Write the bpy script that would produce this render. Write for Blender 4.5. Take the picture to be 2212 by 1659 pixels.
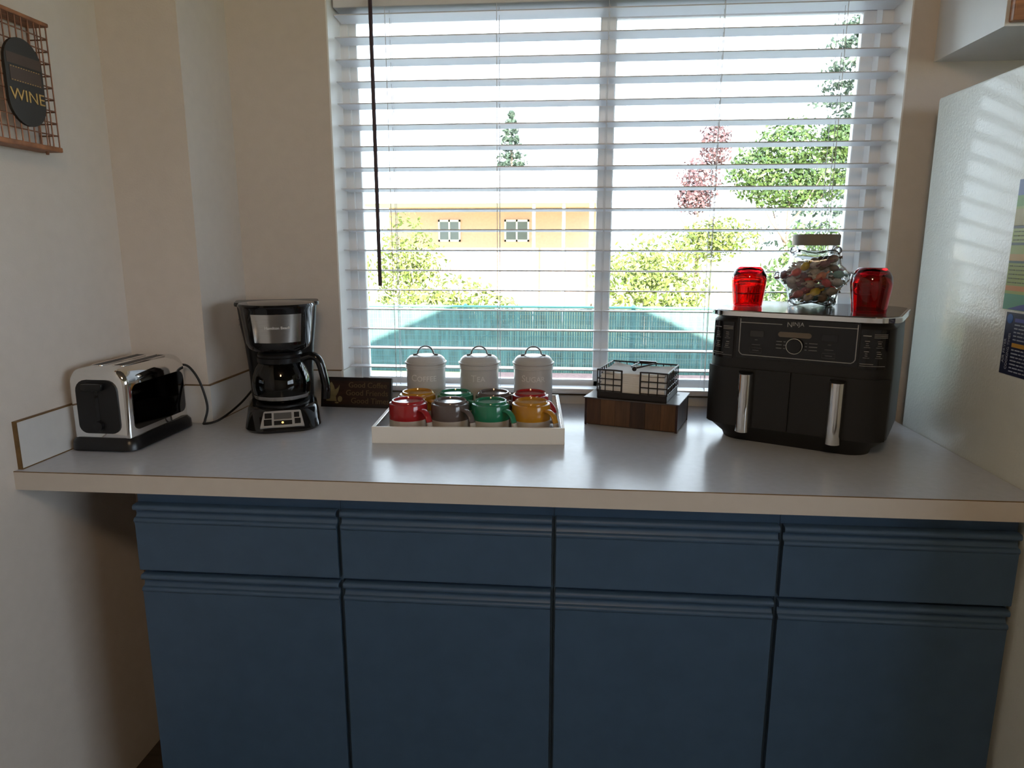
import bpy, bmesh, math, random
from mathutils import Matrix, Vector

PI = math.pi
sc = bpy.context.scene
for o in list(bpy.data.objects):
    bpy.data.objects.remove(o)
C = sc.collection
Z0 = 0.914                       # height of the worktop

# ------------------------------------------------------------------ camera
cam_d = bpy.data.cameras.new('camera')
cam = bpy.data.objects.new('camera', cam_d)
C.objects.link(cam)
cam_d.sensor_width = 36.0
cam_d.lens = 36.0 * 1498.7 / 2212.0
cam_d.clip_start = 0.02
cam_d.clip_end = 400
yaw, pit, rol = 0.0860, 0.1973, 0.0008
fw = Vector((-math.sin(yaw) * math.cos(pit), math.cos(yaw) * math.cos(pit), -math.sin(pit)))
rt = Vector((math.cos(yaw), math.sin(yaw), 0))
up = rt.cross(fw)
rt, up = rt * math.cos(rol) + up * math.sin(rol), up * math.cos(rol) - rt * math.sin(rol)
M = Matrix.Identity(4)
for i in range(3):
    M[i][0], M[i][1], M[i][2] = rt[i], up[i], -fw[i]
M[0][3], M[1][3], M[2][3] = 1.1395, -1.2729, 0.457 + Z0
cam.matrix_world = M
sc.camera = cam

# ------------------------------------------------------------------ sky, sun, exposure
w = bpy.data.worlds.new('sky')
sc.world = w
w.use_nodes = True
bg = w.node_tree.nodes['Background']
bg.inputs[0].default_value = (0.76, 0.88, 1.0, 1)
bg.inputs[1].default_value = 8.0
sun_d = bpy.data.lights.new('sun', 'SUN')
sun_d.energy = 50.0
sun_d.color = (1.0, 0.93, 0.80)
sun_d.angle = math.radians(0.6)
sun = bpy.data.objects.new('sun', sun_d)
sun.rotation_euler = (math.radians(72), 0, 0)       # low sun behind the house
sun.location = (0.6, -20, 9)
C.objects.link(sun)
sc.cycles.max_bounces = 9
sc.cycles.diffuse_bounces = 5
sc.cycles.transparent_max_bounces = 16
vs = sc.view_settings
vs.view_transform = 'Standard'
vs.look = 'None'
vs.exposure = 0.0
vs.gamma = 1.0
vs.use_curve_mapping = False

# ------------------------------------------------------------------ materials
def srgb(r, g, b):
    f = lambda c: c / 12.92 if c <= 0.04045 else ((c + 0.055) / 1.055) ** 2.4
    return (f(r / 255.0), f(g / 255.0), f(b / 255.0))

MATS = {}
def mat(name, col, rough=0.5, metal=0.0, var=0.0, scale=12.0, stretch=None, bump=0.0, bscale=None,
        coat=0.0, spec=0.5, trans=0.0, ior=1.45, emit=None, estr=0.0, col2=None):
    if name in MATS:
        return MATS[name]
    m = bpy.data.materials.new(name)
    m.use_nodes = True
    nt = m.node_tree
    b = nt.nodes['Principled BSDF']
    b.inputs['Roughness'].default_value = rough
    b.inputs['Metallic'].default_value = metal
    b.inputs['Specular IOR Level'].default_value = spec
    b.inputs['Coat Weight'].default_value = coat
    b.inputs['Coat Roughness'].default_value = 0.08
    b.inputs['Transmission Weight'].default_value = trans
    b.inputs['IOR'].default_value = ior
    b.inputs['Base Color'].default_value = (*col, 1)
    if trans:
        var = 0.0
    if emit:
        b.inputs['Emission Color'].default_value = (*emit, 1)
        b.inputs['Emission Strength'].default_value = estr
    tc = nt.nodes.new('ShaderNodeTexCoord')
    mp = nt.nodes.new('ShaderNodeMapping')
    if stretch:
        mp.inputs['Scale'].default_value = stretch
    nt.links.new(tc.outputs['Object'], mp.inputs['Vector'])
    nz = nt.nodes.new('ShaderNodeTexNoise')
    nz.inputs['Scale'].default_value = scale
    nz.inputs['Detail'].default_value = 4
    nt.links.new(mp.outputs[0], nz.inputs['Vector'])
    rp = nt.nodes.new('ShaderNodeValToRGB')
    rp.color_ramp.elements[0].position = 0.3
    rp.color_ramp.elements[1].position = 0.7
    v = 0.0 if trans else max(var, 0.01)
    if col2:
        rp.color_ramp.elements[0].color = (*col2, 1)
        rp.color_ramp.elements[1].color = (*col, 1)
    else:
        rp.color_ramp.elements[0].color = (*[c * (1 - v) for c in col], 1)
        rp.color_ramp.elements[1].color = (*[min(1, c * (1 + v)) for c in col], 1)
    nt.links.new(nz.outputs['Fac'], rp.inputs[0])
    nt.links.new(rp.outputs[0], b.inputs['Base Color'])
    if bump:
        n2 = nt.nodes.new('ShaderNodeTexNoise')
        n2.inputs['Scale'].default_value = bscale or scale
        n2.inputs['Detail'].default_value = 3
        nt.links.new(mp.outputs[0], n2.inputs['Vector'])
        bp = nt.nodes.new('ShaderNodeBump')
        bp.inputs['Strength'].default_value = bump
        bp.inputs['Distance'].default_value = 0.002
        nt.links.new(n2.outputs['Fac'], bp.inputs['Height'])
        nt.links.new(bp.outputs[0], b.inputs['Normal'])
    MATS[name] = m
    return m

def thin_glass(name, tint=(1, 1, 1), rough=0.0, ior=1.45, tint_edge=None):
    """clear glass wall: see-through, with Fresnel reflection"""
    if name in MATS:
        return MATS[name]
    m = bpy.data.materials.new(name)
    m.use_nodes = True
    nt = m.node_tree
    nt.nodes.remove(nt.nodes['Principled BSDF'])
    out = nt.nodes['Material Output']
    tr = nt.nodes.new('ShaderNodeBsdfTransparent')
    tr.inputs[0].default_value = (*tint, 1)
    gl = nt.nodes.new('ShaderNodeBsdfGlossy')
    gl.inputs['Roughness'].default_value = rough
    fr = nt.nodes.new('ShaderNodeFresnel')
    fr.inputs['IOR'].default_value = ior
    mx = nt.nodes.new('ShaderNodeMixShader')
    if tint_edge:
        lw = nt.nodes.new('ShaderNodeLayerWeight')
        lw.inputs[0].default_value = 0.35
        mc = nt.nodes.new('ShaderNodeMix')
        mc.data_type = 'RGBA'
        mc.inputs['A'].default_value = (*tint, 1)
        mc.inputs['B'].default_value = (*tint_edge, 1)
        nt.links.new(lw.outputs['Facing'], mc.inputs['Factor'])
        nt.links.new(mc.outputs['Result'], tr.inputs[0])
    nt.links.new(fr.outputs[0], mx.inputs[0])
    nt.links.new(tr.outputs[0], mx.inputs[1])
    nt.links.new(gl.outputs[0], mx.inputs[2])
    nt.links.new(mx.outputs[0], out.inputs[0])
    MATS[name] = m
    return m

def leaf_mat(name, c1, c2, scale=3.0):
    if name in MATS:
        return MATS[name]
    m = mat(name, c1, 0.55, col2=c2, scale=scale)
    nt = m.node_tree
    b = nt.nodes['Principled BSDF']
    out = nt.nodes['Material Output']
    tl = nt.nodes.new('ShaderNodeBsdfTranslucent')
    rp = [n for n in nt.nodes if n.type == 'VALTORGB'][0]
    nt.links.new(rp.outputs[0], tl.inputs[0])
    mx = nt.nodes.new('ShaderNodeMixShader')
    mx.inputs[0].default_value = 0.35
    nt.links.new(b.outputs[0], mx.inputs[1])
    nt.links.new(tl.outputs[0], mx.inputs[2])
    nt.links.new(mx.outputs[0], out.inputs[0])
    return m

WALL = mat('wall_paint', (0.65, 0.59, 0.535), 0.75, var=0.02, scale=30, bump=0.15, bscale=260)
CEIL = mat('ceiling_paint', (0.75, 0.71, 0.65), 0.9, var=0.02)
FLOOR = mat('dark_floor', (0.06, 0.045, 0.035), 0.4, var=0.3, scale=6, stretch=(1, 8, 1))
WHITE = mat('white_vinyl', (0.80, 0.81, 0.82), 0.35, var=0.01)
SLATM = mat('white_slat', (0.70, 0.715, 0.75), 0.4, var=0.01)
LAM = mat('laminate_top', (0.56, 0.60, 0.68), 0.21, var=0.03, scale=60, spec=0.5)
LAME = mat('laminate_edge', (0.58, 0.53, 0.475), 0.4, var=0.02, scale=40)
SPLASH = mat('laminate_splash', (0.62, 0.61, 0.60), 0.35, var=0.02, scale=40)
BROWNE = mat('brown_seam', (0.16, 0.09, 0.03), 0.5, var=0.2, scale=50)
BLUE = mat('blue_cabinet_paint', (0.054, 0.098, 0.165), 0.42, var=0.05, scale=25, bump=0.06, bscale=220)
SIDE_SHADE = mat('cabinet_side_shade', (0.10, 0.055, 0.03), 0.6, var=0.25, scale=10, stretch=(1, 1, 6))  # brown shadow on the cabinet's open side, put into the colour
FRIDGE = mat('fridge_enamel', (0.70, 0.72, 0.67), 0.35, var=0.02, scale=20, bump=0.5, bscale=190, coat=0.15)
CABW = mat('white_cabinet', (0.74, 0.76, 0.76), 0.4, var=0.02)
OAK = mat('red_oak', (0.36, 0.16, 0.075), 0.35, var=0.3, scale=14, stretch=(1, 1, 8))
CHROME = mat('chrome', (0.80, 0.79, 0.77), 0.07, 1.0, var=0.01)
STEEL = mat('brushed_steel', (0.55, 0.53, 0.51), 0.22, 1.0, var=0.06, scale=30, stretch=(1, 1, 30))
BLACK = mat('black_plastic', (0.006, 0.006, 0.007), 0.30, var=0.1, scale=40)
BLACKG = mat('gloss_black', (0.008, 0.008, 0.009), 0.08, var=0.1, scale=40)
BLACKM = mat('matte_black', (0.007, 0.007, 0.008), 0.45, var=0.1, scale=60)
CHAR = mat('fryer_charcoal', (0.009, 0.0085, 0.0088), 0.45, var=0.08, scale=60)
GREYPR = mat('grey_print', (0.40, 0.40, 0.40), 0.5)
DIMPR = mat('dim_print', (0.13, 0.13, 0.13), 0.5)

# ------------------------------------------------------------------ geometry helpers
def bm_new():
    return bmesh.new()

def box(bm, x0, x1, y0, y1, z0, z1, bev=0.0, seg=2):
    t = bmesh.new()
    bmesh.ops.create_cube(t, size=1.0)
    for v in t.verts:
        v.co = Vector((x0 + (v.co.x + .5) * (x1 - x0), y0 + (v.co.y + .5) * (y1 - y0), z0 + (v.co.z + .5) * (z1 - z0)))
    if bev > 0:
        bmesh.ops.bevel(t, geom=t.edges[:], offset=bev, segments=seg, profile=0.5, affect='EDGES')
    me = bpy.data.meshes.new('tmp')
    t.to_mesh(me)
    t.free()
    bm.from_mesh(me)
    bpy.data.meshes.remove(me)
    return bm

def lathe(bm, prof, seg=40, cx=0, cy=0, a0=0.0, a1=2 * PI, cap=True):
    full = abs(a1 - a0 - 2 * PI) < 1e-6
    n = seg if full else seg + 1
    rings = []
    for r, z in prof:
        ring = []
        for i in range(n):
            a = a0 + (a1 - a0) * i / seg
            ring.append(bm.verts.new((cx + r * math.cos(a), cy + r * math.sin(a), z)))
        rings.append(ring)
    for k in range(len(rings) - 1):
        for i in range(n if full else n - 1):
            j = (i + 1) % n
            bm.faces.new((rings[k][i], rings[k][j], rings[k + 1][j], rings[k + 1][i]))
    if cap and full:
        if prof[0][0] > 1e-5:
            bm.faces.new(list(reversed(rings[0])))
        if prof[-1][0] > 1e-5:
            bm.faces.new(rings[-1])
    return bm

def loft(bm, loops, cap0=True, cap1=True):
    rs = [[bm.verts.new(p) for p in lp] for lp in loops]
    n = len(rs[0])
    for k in range(len(rs) - 1):
        for i in range(n):
            j = (i + 1) % n
            bm.faces.new((rs[k][i], rs[k][j], rs[k + 1][j], rs[k + 1][i]))
    if cap0:
        bm.faces.new(list(reversed(rs[0])))
    if cap1:
        bm.faces.new(rs[-1])
    return bm

def prism(bm, poly, axis, a0, a1):
    """poly = 2-D points; axis x: (y,z), y: (x,z), z: (x,y)"""
    def p3(p, a):
        return {'x': (a, p[0], p[1]), 'y': (p[0], a, p[1]), 'z': (p[0], p[1], a)}[axis]
    loft(bm, [[p3(p, a0) for p in poly], [p3(p, a1) for p in poly]])
    bmesh.ops.recalc_face_normals(bm, faces=bm.faces[:])
    return bm

def tube(bm, pts, r, seg=8, closed=False, flat=None):
    pts = [Vector(p) for p in pts]
    n = len(pts)
    rings = []
    ref = None
    for i in range(n):
        if closed:
            t = (pts[(i + 1) % n] - pts[i - 1]).normalized()
        else:
            t = (pts[min(i + 1, n - 1)] - pts[max(i - 1, 0)]).normalized()
        if ref is None:
            ref = Vector((0, 0, 1)) if abs(t.z) < 0.9 else Vector((1, 0, 0))
            if flat:
                ref = Vector(flat)
        nx = (ref - t * ref.dot(t)).normalized()
        ref = nx
        ny = t.cross(nx)
        rr = r[i] if isinstance(r, (list, tuple)) and len(r) == n and not flat else r
        ra, rb = rr if isinstance(rr, tuple) else (rr, rr)
        rings.append([bm.verts.new(pts[i] + nx * (ra * math.cos(2 * PI * k / seg)) + ny * (rb * math.sin(2 * PI * k / seg))) for k in range(seg)])
    for i in range(n if closed else n - 1):
        a, b = rings[i], rings[(i + 1) % n]
        for k in range(seg):
            bm.faces.new((a[k], a[(k + 1) % seg], b[(k + 1) % seg], b[k]))
    if not closed:
        bm.faces.new(list(reversed(rings[0])))
        bm.faces.new(rings[-1])
    return bm

def smooth_path(pts, n=8):
    P = [Vector(p) for p in pts]
    P = [P[0] * 2 - P[1]] + P + [P[-1] * 2 - P[-2]]
    out = []
    for i in range(1, len(P) - 2):
        for k in range(n):
            t = k / n
            a, b, c, d = P[i - 1], P[i], P[i + 1], P[i + 2]
            out.append(0.5 * ((2 * b) + (c - a) * t + (2 * a - 5 * b + 4 * c - d) * t * t + (3 * b - a - 3 * c + d) * t ** 3))
    out.append(P[-2])
    return out

def rrect(w_, d_, r, n=6, cx=0.0, cy=0.0):
    pts = []
    for sx, sy, a in ((1, 1, 0), (-1, 1, PI / 2), (-1, -1, PI), (1, -1, 1.5 * PI)):
        for i in range(n + 1):
            t = a + PI / 2 * i / n
            pts.append((cx + sx * (w_ / 2 - r) + r * math.cos(t), cy + sy * (d_ / 2 - r) + r * math.sin(t)))
    return pts

def obj(name, bm, m, parent=None, world=False, smooth=None, loc=None, rot=None):
    bmesh.ops.recalc_face_normals(bm, faces=bm.faces[:])
    me = bpy.data.meshes.new(name)
    bm.to_mesh(me)
    bm.free()
    return mobj(name, me, m, parent, world, smooth, loc, rot)

def mobj(name, me, m, parent=None, world=False, smooth=None, loc=None, rot=None):
    if smooth:
        for p in me.polygons:
            p.use_smooth = True
        me.set_sharp_from_angle(angle=math.radians(smooth))
    if m is not None and not me.materials:
        me.materials.append(m)
    o = bpy.data.objects.new(name, me)
    C.objects.link(o)
    if parent is not None:
        o.parent = parent
        if world:
            me.transform(MW[parent.name].inverted())
    if loc is not None:
        o.location = loc
    if rot is not None:
        o.rotation_euler = rot
    return o

MW = {}
def tag(o, label, cat=None, group=None, kind=None):
    o['label'] = label
    if cat:
        o['category'] = cat
    if group:
        o['group'] = group
    if kind:
        o['kind'] = kind
    return o

def thing(name, label, cat, loc=(0, 0, 0), rz=0.0, group=None, kind=None):
    o = bpy.data.objects.new(name, None)
    o.empty_display_size = 0.05
    C.objects.link(o)
    o.location = loc
    o.rotation_euler = (0, 0, rz)
    MW[o.name] = Matrix.Translation(loc) @ Matrix.Rotation(rz, 4, 'Z')
    return tag(o, label, cat, group, kind)

def struct(name, bm, m, label, smooth=None):
    o = obj(name, bm, m, smooth=smooth)
    o['kind'] = 'structure'
    o['label'] = label
    return o

def text_mesh(s, size, ext=0.0004, align='CENTER'):
    cu = bpy.data.curves.new('txt', 'FONT')
    cu.body = s
    cu.size = size
    cu.extrude = ext
    cu.resolution_u = 3
    cu.align_x = align
    cu.align_y = 'CENTER'
    o = bpy.data.objects.new('txt', cu)
    C.objects.link(o)
    bpy.context.view_layer.update()
    dg = bpy.context.evaluated_depsgraph_get()
    me = bpy.data.meshes.new_from_object(o.evaluated_get(dg))
    bpy.data.objects.remove(o)
    bpy.data.curves.remove(cu)
    me.materials.clear()
    return me

def join_meshes(ms):
    b = bmesh.new()
    for me, mx in ms:
        me.transform(mx)
        b.from_mesh(me)
    return b

def small_caps(s, size, ext=0.0004, k=0.78, gap=0.06):
    """first letter larger than the rest, centred"""
    a = text_mesh(s[0], size, ext, 'LEFT')
    b = text_mesh(s[1:], size * k, ext, 'LEFT')
    wa = max(v.co.x for v in a.vertices) + size * gap
    wb = max(v.co.x for v in b.vertices)
    ya = min(v.co.y for v in a.vertices)
    yb = min(v.co.y for v in b.vertices)
    t = wa + wb
    return join_meshes([(a, Matrix.Translation((-t / 2, 0, 0))), (b, Matrix.Translation((-t / 2 + wa, ya - yb, 0)))])

STAND = Matrix.Rotation(PI / 2, 4, 'X')       # text lying in XY -> standing, facing -Y

# ================================================================== THE ROOM
D, DC, XC, XL, XR, WF = 0.6644, 0.4214, 0.2014, 0.4772, 1.9667, 2.0025
YW = 0.767                                    # window plane in the recess
ZT = Z0 + 1.125                               # head of the recess
CEILZ = 2.40
GZ = -0.946                                   # garden level

struct('floor', box(bm_new(), 0, 4.2, -3.8, D, -0.12, 0), FLOOR, 'dark floor under the worktop')
struct('ceiling', box(bm_new(), -0.1, 4.3, -3.9, 0.86, CEILZ, CEILZ + 0.05), CEIL, 'pale painted kitchen ceiling')
struct('wall_left', box(bm_new(), -0.12, 0, -3.8, D, -0.12, CEILZ), WALL, 'beige painted wall beside the toaster')
struct('wall_chase', box(bm_new(), 0, XC, DC, D, 0, CEILZ), WALL, 'beige boxed-out wall corner behind the toaster')
b = bm_new()
box(b, -3.9, XL, D, 0.86, GZ, CEILZ)
box(b, XR, 5.1, D, 0.86, GZ, CEILZ)
box(b, XL, XR, D, 0.86, GZ, Z0 - 0.0396)
box(b, XL, XR, D, 0.86, ZT, CEILZ)
struct('wall_back', b, WALL, 'beige painted wall around the window')
struct('wall_rear', box(bm_new(), -0.12, 4.32, -3.92, -3.8, -0.12, CEILZ), WALL, 'beige painted wall at the far side of the room')
b = bm_new()
box(b, 4.2, 4.32, -3.8, -3.3, -0.12, CEILZ)
box(b, 4.2, 4.32, -0.6, D, -0.12, CEILZ)
box(b, 4.2, 4.32, -3.3, -0.6, -0.12, 1.05)
box(b, 4.2, 4.32, -3.3, -0.6, 2.15, CEILZ)
struct('wall_right', b, WALL, 'beige painted wall with a side window')
b = bm_new()
for yy in (-3.3, -1.97, -0.64):
    box(b, 4.22, 4.28, yy, yy + 0.04, 1.05, 2.15)
box(b, 4.22, 4.28, -3.3, -0.6, 1.05, 1.09)
box(b, 4.22, 4.28, -3.3, -0.6, 2.11, 2.15)
struct('window_2', b, WHITE, 'white framed side window of the kitchen')
# the house's own gable roof (its shade falls on the garden fence)
b = bm_new()
rx, rz, hw, sl = 0.618, 4.44, 4.75, 0.45
prism(b, [(rx, rz), (rx - hw, rz - hw * sl), (rx - hw, rz - hw * sl - 0.02), (rx + hw, rz - hw * sl - 0.02), (rx + hw, rz - hw * sl)], 'y', -6.0, 0.90)
struct('roof', b, mat('roof_shingle', (0.12, 0.10, 0.09), 0.9, var=0.2), 'shingled gable roof of the house')

# white painted lining of the window recess
b = bm_new()
box(b, XL, XL + 0.004, D, YW, Z0 + 0.1016, ZT)
box(b, XR - 0.004, XR, D, YW, Z0 + 0.1016, ZT)
box(b, XL, XR, D, YW, ZT - 0.004, ZT)
struct('trim_1', b, mat('reveal_white', (0.88, 0.88, 0.88), 0.5, var=0.01), 'white painted lining of the window recess')

# ---- warm ceiling lamp of the room
t = thing('ceiling_lamp', 'round frosted ceiling lamp giving warm light', 'lamp', (1.15, -1.55, CEILZ))
b = lathe(bm_new(), [(0.15, 0), (0.15, -0.02), (0.14, -0.025)], 32)
obj('base', b, CHROME, t, smooth=40)
b = lathe(bm_new(), [(0.14, -0.02), (0.135, -0.05), (0.10, -0.08), (0.05, -0.095), (0.001, -0.10)], 32)
obj('shade', b, mat('lamp_glass', (0.9, 0.85, 0.75), 0.4, emit=(1.0, 0.72, 0.42), estr=9.0), t, smooth=40)
ld = bpy.data.lights.new('lamp_light', 'POINT')
ld.energy = 24
ld.color = (1.0, 0.72, 0.45)
ld.shadow_soft_size = 0.12
lo = bpy.data.objects.new('lamp_light', ld)
lo.parent = t
lo.location = (0, 0, -0.24)
C.objects.link(lo)

# ---- window: frame, sashes, panes
t = thing('window_1', 'white vinyl sliding kitchen window behind the blind', None, (1.222, YW, Z0), kind='structure')
b = bm_new()
zb, zt = Z0 + 0.0, ZT
box(b, XL, XL + 0.026, YW, 0.85, zb, zt)
box(b, XR - 0.033, XR, YW, 0.85, zb, zt)
box(b, XL, XR, YW, 0.85, zb, Z0 + 0.034)
box(b, XL, XR, YW, 0.85, zt - 0.03, zt)
obj('frame', b, WHITE, t, world=True)
def sash(x0, x1, y0, y1, s0, s1):
    bb = bm_new()
    box(bb, x0, x0 + s0, y0, y1, Z0 + 0.034, zt - 0.03, 0.003)
    box(bb, x1 - s1, x1, y0, y1, Z0 + 0.034, zt - 0.03, 0.003)
    box(bb, x0, x1, y0, y1, Z0 + 0.034, Z0 + 0.062, 0.003)
    box(bb, x0, x1, y0, y1, zt - 0.058, zt - 0.03, 0.003)
    s = obj('sash', bb, WHITE, t, world=True)
    pb = box(bm_new(), x0 + s0 - .004, x1 - s1 + .004, (y0 + y1) / 2 - .002, (y0 + y1) / 2 + .002, Z0 + 0.058, zt - 0.054)
    MW[s.name] = MW[t.name]
    obj('pane', pb, thin_glass('window_glass', (0.97, 0.985, 0.98)), s, world=True)
sash(XL + 0.024, 1.247, 0.778, 0.803, 0.022, 0.043)
sash(1.215, XR - 0.031, 0.806, 0.832, 0.035, 0.035)

# ================================================================== VENETIAN BLIND
t = thing('window_blind', 'white wide-slat venetian blind lowered over the kitchen window', 'blind', (1.222, 0.73, Z0 + 1.12))
SX0, SX1, SY = XL + 0.010, XR - 0.008, 0.700
b = box(bm_new(), SX0, SX1, SY - 0.004, SY + 0.058, Z0 + 1.080, ZT, 0.003)
obj('headrail', b, SLATM, t, world=True)
th = math.radians(3.2)
def slat_mesh():
    bb = bm_new()
    n = 6
    top, bot = [], []
    for i in range(n + 1):
        u = i / n
        y = 0.063 * u
        cv = 0.0012 * math.sin(PI * u)
        top.append((y, cv + 0.0014))
        bot.append((y, cv - 0.0014))
    prism(bb, top + bot[::-1], 'x', SX0 - 1.222, SX1 - 1.222)
    return bb
first = None
for i in range(19):
    z = 0.457 + (0.0498 + (18 - i) * 0.0562 - 0.457) * 1.0031
    lc = (0, SY - 0.73, z - 1.12)
    if first is None:
        first = obj('slat', slat_mesh(), SLATM, t, loc=lc, rot=(-th, 0, 0))
    else:
        o = first.copy()
        C.objects.link(o)
        o.location = lc
b = box(bm_new(), SX0, SX1, SY, SY + 0.060, Z0 + 0.0345, Z0 + 0.0485, 0.004)
obj('bottom_rail', b, SLATM, t, world=True, smooth=40)
CORDM = mat('blind_cord', (0.75, 0.76, 0.78), 0.8)
for cx in (0.628, 0.928, 1.222, 1.518, 1.822):
    for dy, dx in ((-0.002, 0), (0.063, 0), (0.031, 0.004)):
        b = tube(bm_new(), [(cx + dx, SY + dy, Z0 + 0.045), (cx + dx, SY + dy, Z0 + 1.09)], 0.0009, 5)
        obj('cord', b, CORDM, t, world=True)
b = tube(bm_new(), [(0.593, 0.684, Z0 + 1.095), (0.593, 0.684, Z0 + 0.343)], 0.0055, 6)
wnd = obj('tilt_wand', b, mat('wand_brown', (0.055, 0.035, 0.045), 0.35, var=0.2), t, world=True)
wnd['label'] = 'dark brown tilt wand'

# ================================================================== WORKTOP AND BACKSPLASH
t = thing('countertop', 'pale grey laminate worktop with beige front edge', 'countertop', (1.0, 0.33, Z0))
TH = 0.0396
b = bm_new()
prism(b, [(0, 0), (WF - .002, 0), (WF - .002, D), (XR, D), (XR, YW), (XL, YW), (XL, D), (XC, D), (XC, DC), (0, DC)], 'z', Z0 - TH, Z0)
obj('top', b, LAM, t, world=True)
obj('front_edge', box(bm_new(), 0, WF - .002, -0.0016, 0, Z0 - TH, Z0 - 0.0016), LAME, t, world=True)
obj('edge_seam', box(bm_new(), 0, WF - .002, -0.0016, 0, Z0 - 0.0016, Z0), BROWNE, t, world=True)
BS, BT, E_ = 0.1016, 0.009, 0.0022
def splash(x0, x1, y0, y1, h=BS, front=None):
    p = obj('backsplash', box(bm_new(), x0, x1, y0, y1, Z0, Z0 + h - E_), SPLASH, t, world=True)
    MW[p.name] = MW[t.name]
    obj('edge_strip', box(bm_new(), x0 - .0004, x1 + .0004, y0 - .0004, y1 + .0004, Z0 + h - E_, Z0 + h), BROWNE, p, world=True)
    return p
p = splash(0, BT, 0.014, DC)
obj('edge_strip', box(bm_new(), 0, BT + .0004, 0.0115, 0.014, Z0, Z0 + BS), BROWNE, p, world=True)
obj('edge_strip', box(bm_new(), BT, BT + 0.0016, 0.0115, DC - BT, Z0, Z0 + 0.0018), BROWNE, p, world=True)
p = splash(BT, XC, DC - BT, DC)
p = splash(XC, XC + BT, DC - BT, D)
obj('edge_strip', box(bm_new(), XC + BT, XC + BT + 0.0018, DC - BT, D - BT, Z0, Z0 + 0.0016), BROWNE, p, world=True)
splash(XC + BT, XL, D - BT, D)
REV = mat('reveal_splash', (0.80, 0.80, 0.78), 0.4)
for xa, xb in ((XL, XL + 0.006), (XR - 0.006, XR)):
    p = obj('backsplash', box(bm_new(), xa, xb, D - BT, YW, Z0, Z0 + BS - .001), REV, t, world=True)
splash(XR, WF - .002, D - BT, D)
splash(XL + .006, XR - .006, 0.727, YW, 0.0275)

# ================================================================== BLUE BASE CABINETS
def front_profile(h):
    """(y, z) outline of a drawer or door front with a moulded finger pull along its top"""
    pts = [(0.018, 0)]
    for i in range(7):                              # upper bead
        a = PI / 2 + PI * i / 6
        pts.append((0.002 + 0.0065 * math.cos(a) * 0.9, -0.0065 + 0.0065 * math.sin(a)))
    pts += [(0.007, -0.0145), (0.009, -0.019), (0.0085, -0.024), (0.005, -0.0285)]
    for i in range(6):                              # lower bead
        a = PI * 0.62 + PI * 0.76 * i / 5
        pts.append((0.0015 + 0.0048 * math.cos(a), -0.0345 + 0.0055 * math.sin(a)))
    pts += [(0.0, -0.043), (0.0, -h + 0.002), (0.002, -h), (0.018, -h)]
    return pts
def front(name, x0, x1, ztop, h, parent):
    bb = bm_new()
    prism(bb, [(0.025 + y, Z0 + ztop + z) for y, z in front_profile(h)], 'x', x0, x1)
    return obj(name, bb, BLUE, parent, world=True, smooth=35)
CAB = ['blue base cabinet at the open end under the toaster and coffee maker',
       'blue base cabinet under the tray of mugs',
       'blue base cabinet under the napkin holder and half the fryer',
       'blue base cabinet beside the refrigerator']
CAB[0] = 'blue base cabinet at the open end of the worktop below the coffee maker'
for k in range(4):
    x0 = 0.232 + 0.4398 * k
    x1 = x0 + 0.4398
    t = thing('base_cabinet', CAB[k], 'cabinet', (x0 + 0.22, 0.33, 0), group='blue base cabinets')
    b = box(bm_new(), x0 + .0005, x1 - .0005, 0.0435, 0.640, 0.10, Z0 - TH - 0.0005)
    box(b, x0 + .0005, x1 - .0005, 0.10, 0.640, 0, 0.10)
    obj('body', b, BLUE, t, world=True)
    g0, g1 = (0.001, 0.0045) if k == 0 else ((0.0045, 0.003) if k == 3 else (0.0045, 0.0045))
    front('drawer', x0 + g0, x1 - g1, -0.0745, 0.1475, t)
    front('door', x0 + g0 + (0.002 if k == 0 else 0), x1 - g1 - 0.001, -0.2310, 0.56, t)
    if k == 0:
        p = obj('end_panel', box(bm_new(), x0 - 0.004, x0 - 0.0002, 0.0445, 0.640, 0, Z0 - TH - .001), SIDE_SHADE, t, world=True)
        p['label'] = 'end panel with dark brown shade put into its colour'

# ================================================================== REFRIGERATOR, UPPER CABINET
t = thing('refrigerator', 'off-white refrigerator with grained enamel side', 'refrigerator', (2.4, 0.2, 0))
FT = Z0 + 0.802
obj('body', box(bm_new(), WF, 2.76, -0.12, 0.5647, 0.03, FT, 0.006), FRIDGE, t, world=True, smooth=40)
d1 = obj('door', box(bm_new(), WF, 2.76, -0.19, -0.125, 0.06, 1.16, 0.012), FRIDGE, t, world=True, smooth=40)
d2 = obj('door', box(bm_new(), WF, 2.76, -0.19, -0.125, 1.17, FT, 0.012), FRIDGE, t, world=True, smooth=40)
for dd, za, zc in ((d1, 0.75, 1.12), (d2, 1.2, 1.5)):
    MW[dd.name] = MW[t.name]
    obj('handle', tube(bm_new(), [(2.70, -0.19, za), (2.70, -0.23, za + .02), (2.70, -0.23, zc - .02), (2.70, -0.19, zc)], 0.012, 10), CABW, dd, world=True, smooth=50)
for fx in (2.06, 2.70):
    for fy in (-0.06, 0.50):
        obj('foot', lathe(bm_new(), [(0.025, 0), (0.025, 0.03)], 12, fx, fy), BLACK, t, world=True)
t = thing('wall_cabinet', 'white cabinet hung above the refrigerator with reddish wood doors', 'cabinet', (2.4, 0.52, Z0 + 0.906))
ux = 2.0275
obj('body', box(bm_new(), ux, 2.80, 0.375, D, Z0 + 0.906, CEILZ), CABW, t, world=True)
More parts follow.
